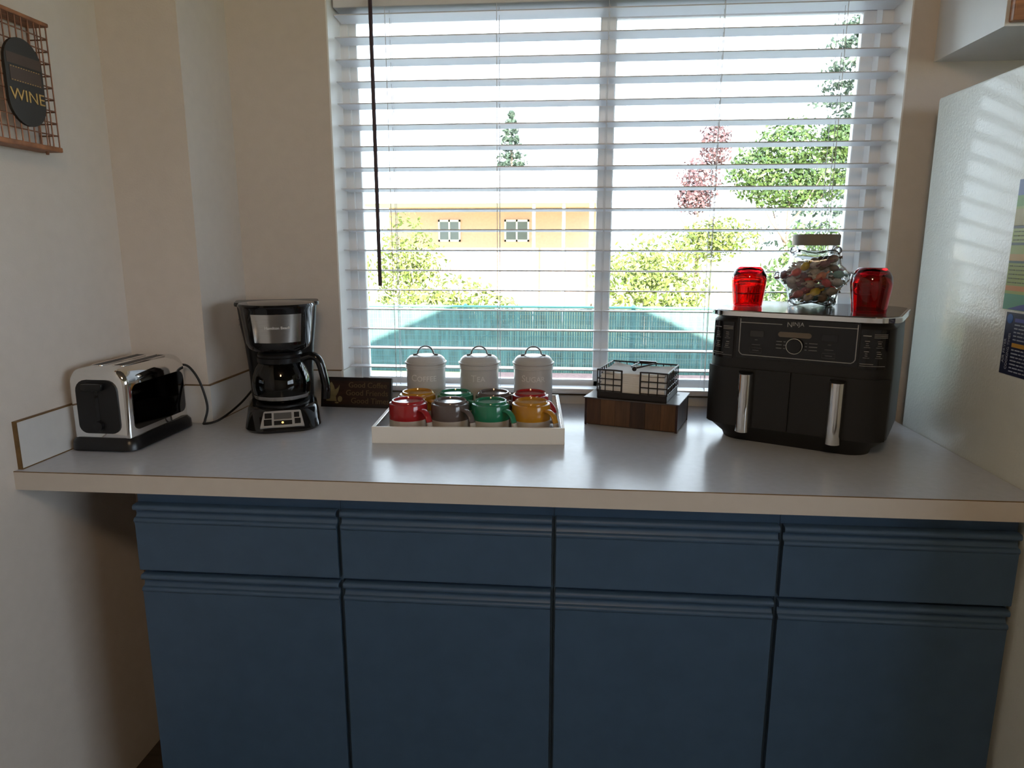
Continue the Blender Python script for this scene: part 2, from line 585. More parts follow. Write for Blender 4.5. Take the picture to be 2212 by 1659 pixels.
for xa, xb in ((ux + 0.006, 2.41), (2.414, 2.794)):
    b = box(bm_new(), xa, xb, 0.355, 0.375, Z0 + 0.912, CEILZ - 0.02, 0.003)
    d = obj('door', b, OAK, t, world=True)
    MW[d.name] = MW[t.name]
    obj('door_panel', box(bm_new(), xa + .06, xb - .06, 0.349, 0.356, Z0 + 0.972, CEILZ - .08, 0.004), OAK, d, world=True)

# magnet charts on the fridge side
def chart_lines(bm, x, y0, y1, z0, z1, n, hh, seed):
    r = random.Random(seed)
    for i in range(n):
        zz = z0 + (z1 - z0) * (i + .5) / n
        yy = y1
        while yy > y0 + 0.004:
            L = r.uniform(0.006, 0.022)
            ya = max(y0, yy - L)
            box(bm, x - 0.0003, x + 0.0002, ya, yy, zz - hh / 2, zz + hh / 2)
            yy = ya - 0.003
    return bm
def skew(o_list, lean):
    pass
XM = WF - 0.0012
t = thing('cooking_chart', 'tall green and yellow cooking chart magnet on the refrigerator side', 'chart', (WF, 0.12, Z0 + 0.455))
obj('sheet', box(bm_new(), XM, WF - .0002, 0.03, 0.2035, Z0 + 0.333, Z0 + 0.583), mat('chart_green', srgb(150, 165, 90), 0.45, var=0.05), t, world=True)
bands = [('sky_band', 0.553, 0.583, srgb(95, 115, 165)), ('leaf_band', 0.532, 0.553, srgb(110, 155, 80)), ('tan_band', 0.495, 0.527, srgb(165, 155, 105)),
         ('title_bar', 0.490, 0.4955, srgb(60, 65, 60)), ('title_bar', 0.458, 0.463, srgb(60, 75, 70)), ('title_bar', 0.4235, 0.428, srgb(70, 90, 80)),
         ('peach_band', 0.428, 0.441, srgb(195, 165, 110)), ('orange_band', 0.370, 0.380, srgb(200, 140, 80)), ('teal_band', 0.3335, 0.364, srgb(80, 150, 125))]
for nm, za, zc, cc in bands:
    obj(nm, box(bm_new(), XM - .0003, XM, 0.0305, 0.203, Z0 + za, Z0 + zc), mat('chart_' + nm + str(int(za * 1000)), cc, 0.45), t, world=True)
obj('blue_swoosh', prism(bm_new(), [(0.031, Z0 + .334), (0.031, Z0 + .356), (0.10, Z0 + .352), (0.15, Z0 + .344), (0.188, Z0 + .334)], 'x', XM - .0006, XM - .0003), mat('chart_navy', srgb(60, 80, 150), 0.45), t, world=True)
obj('print', chart_lines(bm_new(), XM - .0003, 0.035, 0.199, Z0 + 0.382, Z0 + 0.422, 5, 0.0022, 3), mat('print_olive', srgb(95, 105, 55), 0.5), t, world=True)
obj('print', chart_lines(bm_new(), XM - .0003, 0.035, 0.199, Z0 + 0.464, Z0 + 0.488, 3, 0.0022, 5), MATS['print_olive'], t, world=True)
t = thing('cooking_card', 'dark blue air fryer cooking times card on the refrigerator side', 'card', (WF, 0.1, Z0 + 0.265), 0)
NAVY = mat('card_navy', srgb(28, 34, 66), 0.4, var=0.05)
obj('sheet', box(bm_new(), XM, WF - .0002, 0.04, 0.187, Z0 + 0.2065, Z0 + 0.3285), NAVY, t, world=True)
PALE = mat('card_print', srgb(150, 155, 165), 0.5)
obj('emblem', lathe(bm_new(), [(0.0095, 0), (0.0095, 0.0005)], 20), mat('card_blue', srgb(45, 90, 160), 0.4), t, loc=(XM - WF - .0004, 0.174 - .1, 0.316 - .265), rot=(0, PI / 2, 0))
obj('header_bar', box(bm_new(), XM - .0003, XM, 0.041, 0.158, Z0 + 0.311, Z0 + 0.318), mat('card_bar', srgb(75, 80, 150), 0.4), t, world=True)
obj('orange_bar', box(bm_new(), XM - .0003, XM, 0.041, 0.158, Z0 + 0.262, Z0 + 0.270), mat('card_orange', srgb(190, 140, 50), 0.4), t, world=True)
obj('print', chart_lines(bm_new(), XM - .0002, 0.045, 0.157, Z0 + 0.273, Z0 + 0.309, 5, 0.0024, 8), PALE, t, world=True)
obj('print', chart_lines(bm_new(), XM - .0002, 0.045, 0.157, Z0 + 0.211, Z0 + 0.260, 7, 0.0024, 9), PALE, t, world=True)
# vertical title, reading upwards, facing -X
FACEX = Matrix(((0, 0, -1, 0), (-1, 0, 0, 0), (0, 1, 0, 0), (0, 0, 0, 1)))
def on_side(s, size, y, z, parent, m, turn=0.0):
    me = text_mesh(s, size, 0.0002)
    me.transform(Matrix.Translation((XM - .0003, y, Z0 + z)) @ FACEX @ Matrix.Rotation(turn, 4, 'Z'))
    return mobj('lettering', me, m, parent, world=True)
on_side('AIR FRYER', 0.0105, 0.1795, 0.252, t, PALE, PI / 2)
on_side('COOKING TIMES', 0.0095, 0.168, 0.252, t, PALE, PI / 2)

# ================================================================== WALL DECOR: wire cage with WINE plaque
t = thing('cork_holder', 'copper wire wall cage with a dark oval plaque reading wine', 'wall decor', (0, 0.08, Z0 + 0.655))
COPPER = mat('copper_wire', (0.20, 0.085, 0.045), 0.45, 0.6, var=0.3, scale=40)
RUST = mat('rust_wood', (0.30, 0.12, 0.05), 0.55, var=0.4, scale=30, stretch=(6, 1, 1))
YA, YB, ZA, ZB, XF = -0.03, 0.1875, Z0 + 0.66, Z0 + 0.897, 0.046
obj('base', box(bm_new(), 0.002, XF + .004, YA - .004, YB + .004, ZA - 0.010, ZA, 0.002), RUST, t, world=True)
obj('top_rail', box(bm_new(), 0.002, XF + .004, YA - .004, YB + .004, ZB, ZB + 0.008, 0.002), RUST, t, world=True)
rr = random.Random(4)
def wire(a, b_, r=0.0015):
    obj('wire', tube(bm_new(), [a, b_], r, 5), COPPER, t, world=True)
n = 13
for i in range(n + 1):
    yy = YA + (YB - YA) * i / n
    wire((XF, yy, ZA), (XF, yy + rr.uniform(-.001, .001), ZB))
for i in range(1, 10):
    zz = ZA + (ZB - ZA) * i / 10
    wire((XF, YA, zz), (XF, YB, zz + rr.uniform(-.001, .001)))
    wire((0.003, YB, zz), (XF, YB, zz))
for xx in (0.004, 0.025):
    wire((xx, YB, ZA), (xx, YB, ZB))
for yy in (0.02, 0.17):
    obj('foot', lathe(bm_new(), [(0.003, ZA - .016), (0.0035, ZA - .010)], 10, 0.03, yy), RUST, t, world=True)
# stadium plaque
def stadium(w_, h_, n=14):
    r = w_ / 2
    pts = [(r * math.cos(PI * i / n), h_ / 2 - r + r * math.sin(PI * i / n)) for i in range(n + 1)]
    pts += [(-r * math.cos(PI * i / n), -h_ / 2 + r - r * math.sin(PI * i / n)) for i in range(n + 1)]
    return pts
PY, PZ = 0.1045, Z0 + 0.772
pl = obj('plaque', prism(bm_new(), [(PY + a, PZ + c) for a, c in stadium(0.096, 0.165)], 'x', XF + .001, XF + .007), mat('plaque_slate', (0.022, 0.018, 0.014), 0.55, var=0.2), t, world=True)
MW[pl.name] = MW[t.name]
GOLD = mat('gold_letters', (0.48, 0.29, 0.08), 0.4, 0.3, var=0.2, scale=60)
FACER = Matrix(((0, 0, 1, 0), (1, 0, 0, 0), (0, 1, 0, 0), (0, 0, 0, 1)))     # facing +X
me = text_mesh('WINE', 0.031, 0.0006)
me.transform(Matrix.Translation((XF + .0074, PY + 0.001, PZ - 0.027)) @ FACER @ Matrix.Scale(1.12, 4, (1, 0, 0)))
mobj('lettering', me, GOLD, pl, world=True)
obj('label_band', box(bm_new(), XF + .007, XF + .0075, PY - 0.038, PY + 0.042, PZ - 0.002, PZ + 0.026), mat('plaque_brown', (0.06, 0.032, 0.018), 0.5, var=0.2), pl, world=True)
b = bm_new()
for i in range(12):
    for zz in (PZ + 0.024, PZ - 0.001):
        box(b, XF + .0075, XF + .008, PY - 0.036 + i * .0065, PY - 0.033 + i * .0065, zz, zz + .0014)
obj('dotted_trim', b, GOLD, pl, world=True)
obj('label_band', box(bm_new(), XF + .007, XF + .0074, PY - 0.043, PY + 0.045, PZ + 0.030, PZ + 0.050), MATS['plaque_brown'], pl, world=True)

# ================================================================== TOASTER
t = thing('toaster', 'chrome two-slice toaster with black end panel by the side wall', 'toaster', (0.093, 0.268, Z0), math.radians(-1.0))
W2, L2, H2 = 0.070, 0.117, 0.188
b = bm_new()
loft(b, [[(x, y, 0.004) for x, y in rrect(2 * W2 + .022, 2 * L2 + .022, .03)],
         [(x, y, 0.022) for x, y in rrect(2 * W2 + .020, 2 * L2 + .020, .03)],
         [(x, y, 0.032) for x, y in rrect(2 * W2 + .004, 2 * L2 + .004, .024)]])
obj('base', b, BLACK, t, smooth=40)
b = bm_new()
sec = []
for i in range(9):
    a = PI / 2 * i / 8
    sec.append((W2 - 0.034 + 0.034 * math.cos(a), H2 - 0.034 + 0.034 * math.sin(a)))
sec = [(W2 - .001, 0.03)] + sec
full = sec + [(-x, z) for x, z in reversed(sec)]
lps = []
for yy, ins in ((-L2, .010), (-L2 + .003, .004), (-L2 + .010, 0), (L2 - .010, 0), (L2 - .003, .004), (L2, .010)):
    lps.append([(x * (1 - ins / W2), yy, z if z < .04 else z - ins * (z - .03) / (H2 - .03)) for x, z in full])
loft(b, lps)
obj('shell', b, CHROME, t, smooth=50)
def octo(w_, z0, z1, c):
    pts = []
    for (px, pz, a) in ((w_ - c, z0 + c, -PI / 2), (w_ - c * 1.3, z1 - c * 1.3, 0), (-w_ + c * 1.3, z1 - c * 1.3, PI / 2), (-w_ + c, z0 + c, PI)):
        rr_ = c if pz < (z0 + z1) / 2 else c * 1.3
        for i in range(6):
            t_ = a + PI / 2 * i / 5
            pts.append((px + rr_ * math.cos(t_), pz + rr_ * math.sin(t_)))
    return pts
p = obj('end_panel', prism(bm_new(), octo(0.049, 0.042, 0.164, 0.020), 'y', -L2 - 0.004, -L2 + 0.003), BLACKM, t, smooth=40)
obj('lever_slot', box(bm_new(), -0.004, 0.004, -L2 - .0046, -L2 - .0036, 0.06, 0.142), BLACKG, p)
obj('lever', box(bm_new(), -0.024, 0.024, -L2 - 0.022, -L2 - 0.0035, 0.142, 0.158, 0.004), BLACK, p, smooth=40)
obj('dial', lathe(bm_new(), [(0.012, 0), (0.011, 0.008), (0.002, 0.009)], 20), BLACK, p, loc=(0.0, -L2 - .004, 0.060), rot=(PI / 2, 0, 0), smooth=40)
for sx in (-0.026, 0.026):
    b = bm_new()
    prism(b, rrect(0.026, 0.165, 0.010, 5, sx, 0.006), 'z', H2 - 0.012, H2 + 0.0012)
    s = obj('slot', b, BLACKM, t)
    rim = tube(bm_new(), [(x, y, H2 + .0008) for x, y in rrect(0.029, 0.168, 0.011, 5, sx, 0.006)], 0.0014, 6, closed=True)
    obj('slot_rim', rim, CHROME, s, smooth=60)
p = obj('side_reflection', prism(bm_new(), [(y, z) for y, z in octo(0.101, 0.046, 0.150, 0.016)], 'x', W2 - .002, W2 + .0012), mat('dark_reflection', (0.10, 0.10, 0.10), 0.06, 1.0), t, smooth=40)  # dark room mirrored in the chrome side, put in as a darker metal
p['label'] = 'chrome side with the dark room reflection put into its colour'
pts = [(0.153, 0.392, 0.158), (0.170, 0.398, 0.148), (0.190, 0.402, 0.110), (0.2055, 0.399, 0.050), (0.199, 0.393, 0.012), (0.200, 0.388, 0.005),
       (0.232, 0.405, 0.012), (0.258, 0.470, 0.040), (0.272, 0.540, 0.075), (0.282, 0.600, 0.098)]
b = tube(bm_new(), smooth_path([(0.140, 0.386, 0.150 + 0)] + pts), 0.0030, 8)
for v in b.verts:
    v.co.z += Z0
obj('cord', b, BLACKM, t, world=True, smooth=60)

# ================================================================== COFFEE MAKER AND CARAFE
CM = (0.3875, 0.448, Z0)
CR = math.radians(22)
t = thing('coffee_maker', 'black drip coffee maker with steel front and amber-lit buttons', 'coffee maker', CM, CR)
def body_loop(w_, yf, yb, r, z, n=6):
    return [(x, y, z) for x, y in rrect(w_, yb - yf, r, n, 0, (yf + yb) / 2)]
b = bm_new()
loft(b, [body_loop(0.172, -0.118, 0.105, 0.055, 0.0), body_loop(0.184, -0.126, 0.110, 0.058, 0.008),
         body_loop(0.182, -0.122, 0.110, 0.058, 0.016), body_loop(0.170, -0.092, 0.108, 0.055, 0.050), body_loop(0.158, -0.080, 0.10, 0.05, 0.056)])
obj('base', b, BLACKG, t, smooth=35)
obj('warming_plate', lathe(bm_new(), [(0.066, 0.054), (0.066, 0.060), (0.060, 0.061)], 36, 0, -0.018), BLACKM, t, smooth=40)
b = bm_new()
def tower_loop(wd, yf, z):
    return body_loop(wd, yf, 0.112, 0.022, z)
loft(b, [tower_loop(0.160, 0.046, 0.050), tower_loop(0.164, 0.046, 0.12), tower_loop(0.176, 0.040, 0.20), tower_loop(0.188, 0.016, 0.25), tower_loop(0.198, 0.010, 0.305)])
tw = obj('water_tank', b, BLACK, t, smooth=35)
b = bm_new()
loft(b, [tower_loop(0.208, 0.004, 0.304), tower_loop(0.210, 0.002, 0.308), tower_loop(0.208, 0.004, 0.3135)])
obj('tank_rim', b, BLACK, t, smooth=35)
for k in range(2):
    obj('level_mark', box(bm_new(), -0.0975, -0.0955, 0.036, 0.066, 0.268 - .014 * k, 0.2695 - .014 * k), GREYPR, tw)
hy = -0.012
b = lathe(bm_new(), [(0.066, 0.196), (0.074, 0.202), (0.080, 0.215), (0.090, 0.298), (0.092, 0.306)], 44, 0, hy)
hd = obj('brew_head', b, BLACKG, t, smooth=35)
b = bm_new()
lathe(b, [(0.0822, 0.221), (0.0902, 0.291), (0.0886, 0.291), (0.0806, 0.221)], 26, 0, hy, -PI / 2 - 0.74, -PI / 2 + 0.70, cap=False)
sp = obj('steel_panel', b, STEEL, hd, smooth=35)
def wrap(bm, r, cy, z, slope=0.0):
    for v in bm.verts:
        x, y, zz = v.co
        rr2 = r + zz + slope * y
        a = x / r
        v.co = Vector((rr2 * math.sin(a), cy - rr2 * math.cos(a), z + y))
    return bm
b = join_meshes([(text_mesh('Hamilton Beach', 0.0095, 0.0003), Matrix.Identity(4))])
wrap(b, 0.0868, hy, 0.258, 0.114)
obj('lettering', b, mat('soft_white_print', (0.75, 0.73, 0.7), 0.5), hd)
b = lathe(bm_new(), [(0.093, 0.305), (0.095, 0.309), (0.092, 0.3135), (0.06, 0.3165), (0.001, 0.317)], 44, 0, hy)
obj('lid', b, BLACKG, t, smooth=35)
# control panel on the sloping front of the base
PM = Matrix.Translation((0.0, -0.1085, 0.0330)) @ Matrix.Rotation(math.radians(90 - 41.5), 4, 'X')
def on_panel(bm):
    bmesh.ops.transform(bm, matrix=PM, verts=bm.verts[:])
    return bm
SILV = mat('silver_panel', (0.52, 0.50, 0.49), 0.35, 0.4, var=0.03)
b = on_panel(prism(bm_new(), [(-0.054, -0.0225), (0.050, -0.0225), (0.043, 0.0205), (0.040, 0.0225), (-0.042, 0.0225), (-0.045, 0.0205)], 'z', -0.004, 0.0022))
cp = obj('control_panel', b, SILV, t)
for nm, xa, xb, ya, yb in (('button', -0.043, -0.0265, 0.002, 0.017), ('button', -0.045, -0.0265, -0.0175, -0.0005), ('button', 0.0265, 0.039, 0.002, 0.0165),
                           ('button', 0.0275, 0.042, -0.016, -0.001), ('screen', -0.0215, 0.0205, -0.002, 0.0165), ('button', -0.0215, 0.0215, -0.0175, -0.0055)):
    o = obj(nm, on_panel(box(bm_new(), xa, xb, ya, yb, 0.001, 0.0034, 0.0006)), BLACKM if nm == 'button' else mat('lcd_grey', (0.10, 0.095, 0.09), 0.2), cp)
obj('indicator_light', on_panel(lathe(bm_new(), [(0.0026, 0.003), (0.0024, 0.0042), (0.0005, 0.0046)], 14, -0.001, -0.0115)),
    mat('amber_light', (1, .6, .2), 0.4, emit=(1.0, 0.52, 0.14), estr=2.6), cp)

CG = thin_glass('carafe_glass', (0.24, 0.235, 0.23), 0.02, 1.5, (0.06, 0.06, 0.06))
off = Vector((math.sin(CR) * 0.018, -math.cos(CR) * 0.018, 0.0612))
t = thing('coffee_carafe', 'empty glass coffee carafe with black handle and steel band on the coffee maker', 'carafe', tuple(Vector(CM) + off), CR - math.radians(16))
prof = [(0.001, 0.0), (0.056, 0.0), (0.064, 0.006), (0.070, 0.024), (0.0725, 0.045), (0.070, 0.066), (0.062, 0.088), (0.053, 0.103), (0.048, 0.110)]
obj('glass_body', lathe(bm_new(), prof, 48), CG, t, smooth=60)
obj('steel_band', lathe(bm_new(), [(0.0668, 0.0125), (0.0703, 0.0225), (0.0709, 0.0225), (0.0674, 0.0125)], 48), STEEL, t, smooth=40)
obj('collar', lathe(bm_new(), [(0.0495, 0.101), (0.056, 0.104), (0.057, 0.116), (0.052, 0.120)], 40), BLACK, t, smooth=40)
obj('lid', lathe(bm_new(), [(0.054, 0.116), (0.055, 0.124), (0.050, 0.131), (0.02, 0.134), (0.001, 0.134)], 40), BLACK, t, smooth=40)
b = tube(bm_new(), smooth_path([(0.050, 0, 0.110), (0.080, 0, 0.117), (0.098, 0, 0.106), (0.108, 0, 0.072), (0.114, 0, 0.032), (0.112, 0, 0.006)], 6), (0.0105, 0.013), 12, flat=(1, 0, 0))
obj('handle', b, BLACKG, t, smooth=50)

# ================================================================== COFFEE SIGN
t = thing('wall_sign', 'small brown wooden sign with coffee pot and three lines of lettering', 'sign', (0.5260, 0.6205, Z0), math.radians(-2.5))
LEAN = Matrix.Rotation(math.radians(-12), 4, 'X')
def lean(bm):
    bmesh.ops.transform(bm, matrix=LEAN, verts=bm.verts[:])
    return bm
SW, SH = 0.2080, 0.0865
obj('board', lean(box(bm_new(), -SW / 2, SW / 2, 0, 0.012, 0.0, SH, 0.001)), mat('sign_wood', (0.030, 0.012, 0.008), 0.45, var=0.35, scale=20, stretch=(1, 1, 6)), t)
bd = mat('sign_border', (0.010, 0.007, 0.008), 0.4)
b = bm_new()
box(b, -SW / 2, SW / 2, -0.0008, 0, SH - 0.010, SH)
box(b, -SW / 2, SW / 2, -0.0008, 0, 0, 0.008)
box(b, SW / 2 - .007, SW / 2, -0.0008, 0, 0.008, SH - .010)
box(b, -SW / 2, -SW / 2 + .007, -0.0008, 0, 0.008, SH - .010)
obj('border', lean(b), bd, t)
TAN = mat('sign_tan', (0.15, 0.105, 0.055), 0.6, var=0.15)
for s, sz, x, z in (('Good Coffee', 0.0215, 0.034, 0.0640), ('Good Friends', 0.0225, 0.032, 0.0415), ('Good Times', 0.0225, 0.042, 0.0190)):
    me = text_mesh(s, sz, 0.0005)
    me.transform(LEAN @ Matrix.Translation((x, -0.0006, z)) @ STAND)
    mobj('lettering', me, TAN, t)
CREAM = mat('sign_cream', (0.21, 0.17, 0.085), 0.6, var=0.2, scale=50)
pot = [(-0.078, 0.018), (-0.052, 0.018), (-0.0545, 0.030), (-0.049, 0.040), (-0.046, 0.052), (-0.0455, 0.059), (-0.0485, 0.054), (-0.0525, 0.049), (-0.0575, 0.047), (-0.060, 0.056),
       (-0.064, 0.063), (-0.067, 0.066), (-0.070, 0.063), (-0.073, 0.056), (-0.072, 0.046), (-0.0745, 0.032), (-0.0785, 0.024)]
pot = [(x * 1.18 + 0.004, (z - .018) * 1.15 + .017) for x, z in pot]
obj('pot_motif', lean(prism(bm_new(), pot, 'y', -0.0011, -0.0004)), CREAM, t)
cup = [(-0.0475 + 0.0068 * math.cos(2 * PI * i / 20), 0.0235 + 0.0085 * math.sin(2 * PI * i / 20)) for i in range(20)]
obj('cup_motif', lean(prism(bm_new(), cup, 'y', -0.0011, -0.0004)), CREAM, t)
sauc = [(-0.057 + 0.0058 * math.cos(2 * PI * i / 16), 0.0130 + 0.0022 * math.sin(2 * PI * i / 16)) for i in range(16)]
obj('saucer_motif', lean(prism(bm_new(), sauc, 'y', -0.0011, -0.0004)), CREAM, t)

# ================================================================== TRAY, MUGS, CANISTERS
TR = math.radians(3.4)
TC = Vector((0.891, 0.466, Z0))
t = thing('serving_tray', 'white rectangular tray with mirrored inside holding mugs and canisters', 'tray', tuple(TC), TR)
TW, TD, THh = 0.452, 0.374, 0.040
CREAMW = mat('tray_cream', (0.78, 0.75, 0.70), 0.4, var=0.02)
MIRR = mat('tray_mirror', (0.72, 0.75, 0.80), 0.09, 1.0)
obj('floor_panel', box(bm_new(), -TW / 2, TW / 2, -TD / 2, TD / 2, 0.0005, 0.006), CREAMW, t)
for xa, xb, ya, yb in ((-TW / 2, TW / 2, -TD / 2, -TD / 2 + .007), (-TW / 2, TW / 2, TD / 2 - .007, TD / 2),
                       (-TW / 2, -TW / 2 + .007, -TD / 2 + .007, TD / 2 - .007), (TW / 2 - .007, TW / 2, -TD / 2 + .007, TD / 2 - .007)):
    obj('side', box(bm_new(), xa, xb, ya, yb, 0.0055, THh, 0.0008), CREAMW, t)
ci = TW / 2 - .007
cj = TD / 2 - .007
for xa, xb, ya, yb in ((-ci, -ci + .001, -cj, cj), (ci - .001, ci, -cj, cj), (-ci, ci, cj - .001, cj), (-ci, ci, -cj, -cj + .001)):
    obj('mirror_lining', box(bm_new(), xa, xb, ya, yb, 0.006, THh - .0006), MIRR, t)
TM = Matrix.Translation(TC) @ Matrix.Rotation(TR, 4, 'Z')
def on_tray(x, y):
    v = TM @ Vector((x, y, 0.0062))
    return (v.x, v.y, v.z)

MUGC = {'red': (0.36, 0.018, 0.022), 'grey': (0.115, 0.090, 0.085), 'green': (0.022, 0.21, 0.115), 'yellow': (0.50, 0.23, 0.018)}
STONE = mat('mug_stoneware', (0.50, 0.45, 0.39), 0.35, var=0.04, scale=60)
R_ = 0.0475
mug_cache = {}
def mug_meshes(colour):
    body = [(R_, 0.0320), (R_, 0.066), (R_ - .0015, 0.0700), (R_ - .006, 0.0715), (R_ - .0065, 0.0745), (R_ - .0085, 0.0775), (R_ - .0115, 0.0775), (R_ - .013, 0.0735), (0.018, 0.0725), (0.001, 0.0722)]
    band = [(R_ - .0035, 0.033), (R_ - .0038, 0.002), (R_ - .002, 0.0), (R_, 0.002), (R_, 0.0320)]
    hp = smooth_path([(R_ - .004, 0, 0.058), (R_ + .014, 0, 0.0570), (R_ + .026, 0, 0.0470), (R_ + .0320, 0, 0.033)], 5)
    hp2 = smooth_path([(R_ + .0320, 0, 0.033), (R_ + .0330, 0, 0.017), (R_ + .022, 0, 0.008), (R_ - .002, 0, 0.010)], 5)
    return body, band, hp, hp2
def mug(colour, x, y, ang, label, row):
    m = mat('mug_' + colour, MUGC[colour], 0.14, var=0.05, scale=40, coat=0.3)
    t_ = thing('mug', label, 'mug', on_tray(x, y), TR + ang, group=row)
    body, band, hp, hp2 = mug_meshes(colour)
    obj('body', lathe(bm_new(), body, 44, cap=False), m, t_, smooth=40)
    obj('rim_band', lathe(bm_new(), band, 44, cap=False), STONE, t_, smooth=40)
    h = obj('handle', tube(bm_new(), hp, (0.0046, 0.0088), 12, flat=(0, 0, 1)), m, t_, smooth=60)
    obj('handle_end', tube(bm_new(), hp2, (0.0046, 0.0088), 12, flat=(1, 0, 0)), STONE, h, smooth=60)
fx = [-0.156, -0.0520, 0.0480, 0.1475]
for x, c, lb in zip(fx, ('red', 'grey', 'green', 'yellow'),
                    ('red upside-down mug in the front row of the tray', 'grey-brown upside-down mug in the front row of the tray',
                     'green upside-down mug in the front row of the tray', 'yellow upside-down mug in the front row of the tray')):
    mug(c, x, -0.085, math.radians(-42), lb, 'front row of upturned mugs')
bx = [-0.149, -0.050, 0.050, 0.146]
for x, c, lb in zip(bx, ('yellow', 'green', 'grey', 'red'),
                    ('yellow upside-down mug behind the red mug in front of the canisters', 'green upside-down mug behind the grey-brown mug in front of the canisters',
                     'grey-purple upside-down mug behind the green mug in front of the canisters', 'red upside-down mug behind the yellow mug in front of the canisters')):
    mug(c, x, 0.0165, math.radians(-40), lb, 'rear row of upturned mugs')
CANM = mat('canister_grey', (0.54, 0.53, 0.525), 0.27, 0.0, var=0.03, scale=40)
CANH = mat('canister_handle', (0.15, 0.145, 0.14), 0.35, 0.3)
CANT = mat('canister_print', (0.72, 0.71, 0.70), 0.6)
for x, s in ((-0.142, 'COFFEE'), (0.005, 'TEA'), (0.153, 'SUGAR')):
    t = thing('canister', 'grey metal lidded canister marked ' + s.lower(), 'canister', on_tray(x, 0.1245), TR, group='grey canisters')
    r = 0.0528
    obj('body', lathe(bm_new(), [(r - .002, 0), (r, 0.002), (r, 0.004), (r, 0.128), (r, 0.130)], 48), CANM, t, smooth=40)
    ld_ = obj('lid', lathe(bm_new(), [(r + .0012, 0.121), (r + .0028, 0.1215), (r + .0028, 0.1235), (r + .0016, 0.1245), (r + .0016, 0.1335), (r + .0044, 0.1350), (r + .0048, 0.1368), (r + .0044, 0.1386), (r + .0010, 0.1395), (r - .002, 0.147), (r - .009, 0.1535), (r - .016, 0.1555), (0.02, 0.1565), (0.001, 0.1568)], 48, cap=False), CANM, t, smooth=40)
    hpts = [(-0.034, 0, 0.1572), (-0.026, 0, 0.1578)] + [(-0.0215 * math.cos(PI * i / 12), 0, 0.160 + 0.0205 * math.sin(PI * i / 12)) for i in range(0, 13)] + [(0.026, 0, 0.1578), (0.034, 0, 0.1572)]
    obj('handle', tube(bm_new(), hpts, (0.0022, 0.0065), 8, flat=(0, 0, 1)), CANH, ld_, smooth=50)
    b = small_caps(s, 0.0255, 0.0003)
    wrap(b, r + .0002, 0, 0.099)
    obj('lettering', b, CANT, t)

# ================================================================== NAPKIN HOLDER
NR = math.atan2(-0.0755, 0.2269)
nx, ny = math.cos(NR), math.sin(NR)
NW, ND, NH = 0.239, 0.155, 0.0735
NC = (1.1766 + nx * NW / 2 - ny * ND / 2, 0.4909 + ny * NW / 2 + nx * ND / 2, Z0)
t = thing('napkin_holder', 'black wire napkin basket on a dark stained wood box', 'napkin holder', NC, NR)
WOODB = mat('stained_wood', (0.115, 0.055, 0.026), 0.5, var=0.0, scale=9, stretch=(6, 6, 0.6), col2=(0.035, 0.017, 0.010))
EDGEB = mat('dark_edge', (0.03, 0.012, 0.010), 0.45, var=0.2)
IRON = mat('black_iron', (0.02, 0.015, 0.014), 0.38, 0.3, var=0.1)
obj('box', box(bm_new(), -NW / 2 + .004, NW / 2 - .004, -ND / 2 + .004, ND / 2 - .004, 0.001, NH - .003, 0.001), WOODB, t)
for k in range(6):                                    # front boards of the box, upright grain
    xa = -NW / 2 + .004 + (NW - .008) * k / 6
    cc = [(0.075, 0.033, 0.017), (0.13, 0.062, 0.028), (0.10, 0.05, 0.026), (0.045, 0.023, 0.015), (0.095, 0.046, 0.022), (0.105, 0.048, 0.020)][k]
    obj('board', box(bm_new(), xa + .0002, xa + (NW - .008) / 6 - .0002, -ND / 2 + .001, -ND / 2 + .005, 0.003, NH - .003, 0.0006),
        mat('box_board_%d' % k, cc, 0.5, var=0.3, scale=12, stretch=(8, 8, 0.8)), t)
obj('board', box(bm_new(), NW / 2 - .005, NW / 2 - .001, -ND / 2 + .004, ND / 2 - .004, 0.003, NH - .003, 0.0006), WOODB, t)
for sx in (-1, 1):
    for sy in (-1, 1):
        obj('corner_trim', box(bm_new(), sx * (NW / 2 - .003) - .003, sx * (NW / 2 - .003) + .003, sy * (ND / 2 - .003) - .003, sy * (ND / 2 - .003) + .003, 0.0, NH - .003, 0.001), EDGEB, t)
tp = obj('top_plate', box(bm_new(), -NW / 2 - .003, NW / 2 + .003, -ND / 2 - .003, ND / 2 + .003, NH - .003, NH, 0.0008), mat('plate_metal', (0.10, 0.09, 0.09), 0.33, 0.5, var=0.1), t)
for hx, hy_ in ((0.098, 0.040), (-0.105, 0.055)):
    obj('hole', lathe(bm_new(), [(0.0045, NH), (0.0045, NH + .0004)], 16, hx, hy_), BLACKM, tp)
# basket
BX0, BX1, BY0, BY1, BZ0, BZ1 = -0.088, 0.090, -0.074, 0.074, NH + 0.017, NH + 0.073
for xa, xb, ya, yb in ((BX0, BX1, BY0, BY0 + .003), (BX0, BX1, BY1 - .003, BY1), (BX0, BX0 + .003, BY0, BY1), (BX1 - .003, BX1, BY0, BY1)):
    obj('band', box(bm_new(), xa, xb, ya, yb, NH, BZ0), IRON, t)
obj('band', box(bm_new(), BX0, BX1, BY0, BY1, NH, NH + .003), IRON, t)
def wr(pts, r=0.0014, nm='wire'):
    obj(nm, tube(bm_new(), pts, r, 6), IRON, t, smooth=60)
gL, gR = -0.025, 0.023                           # opening in the front
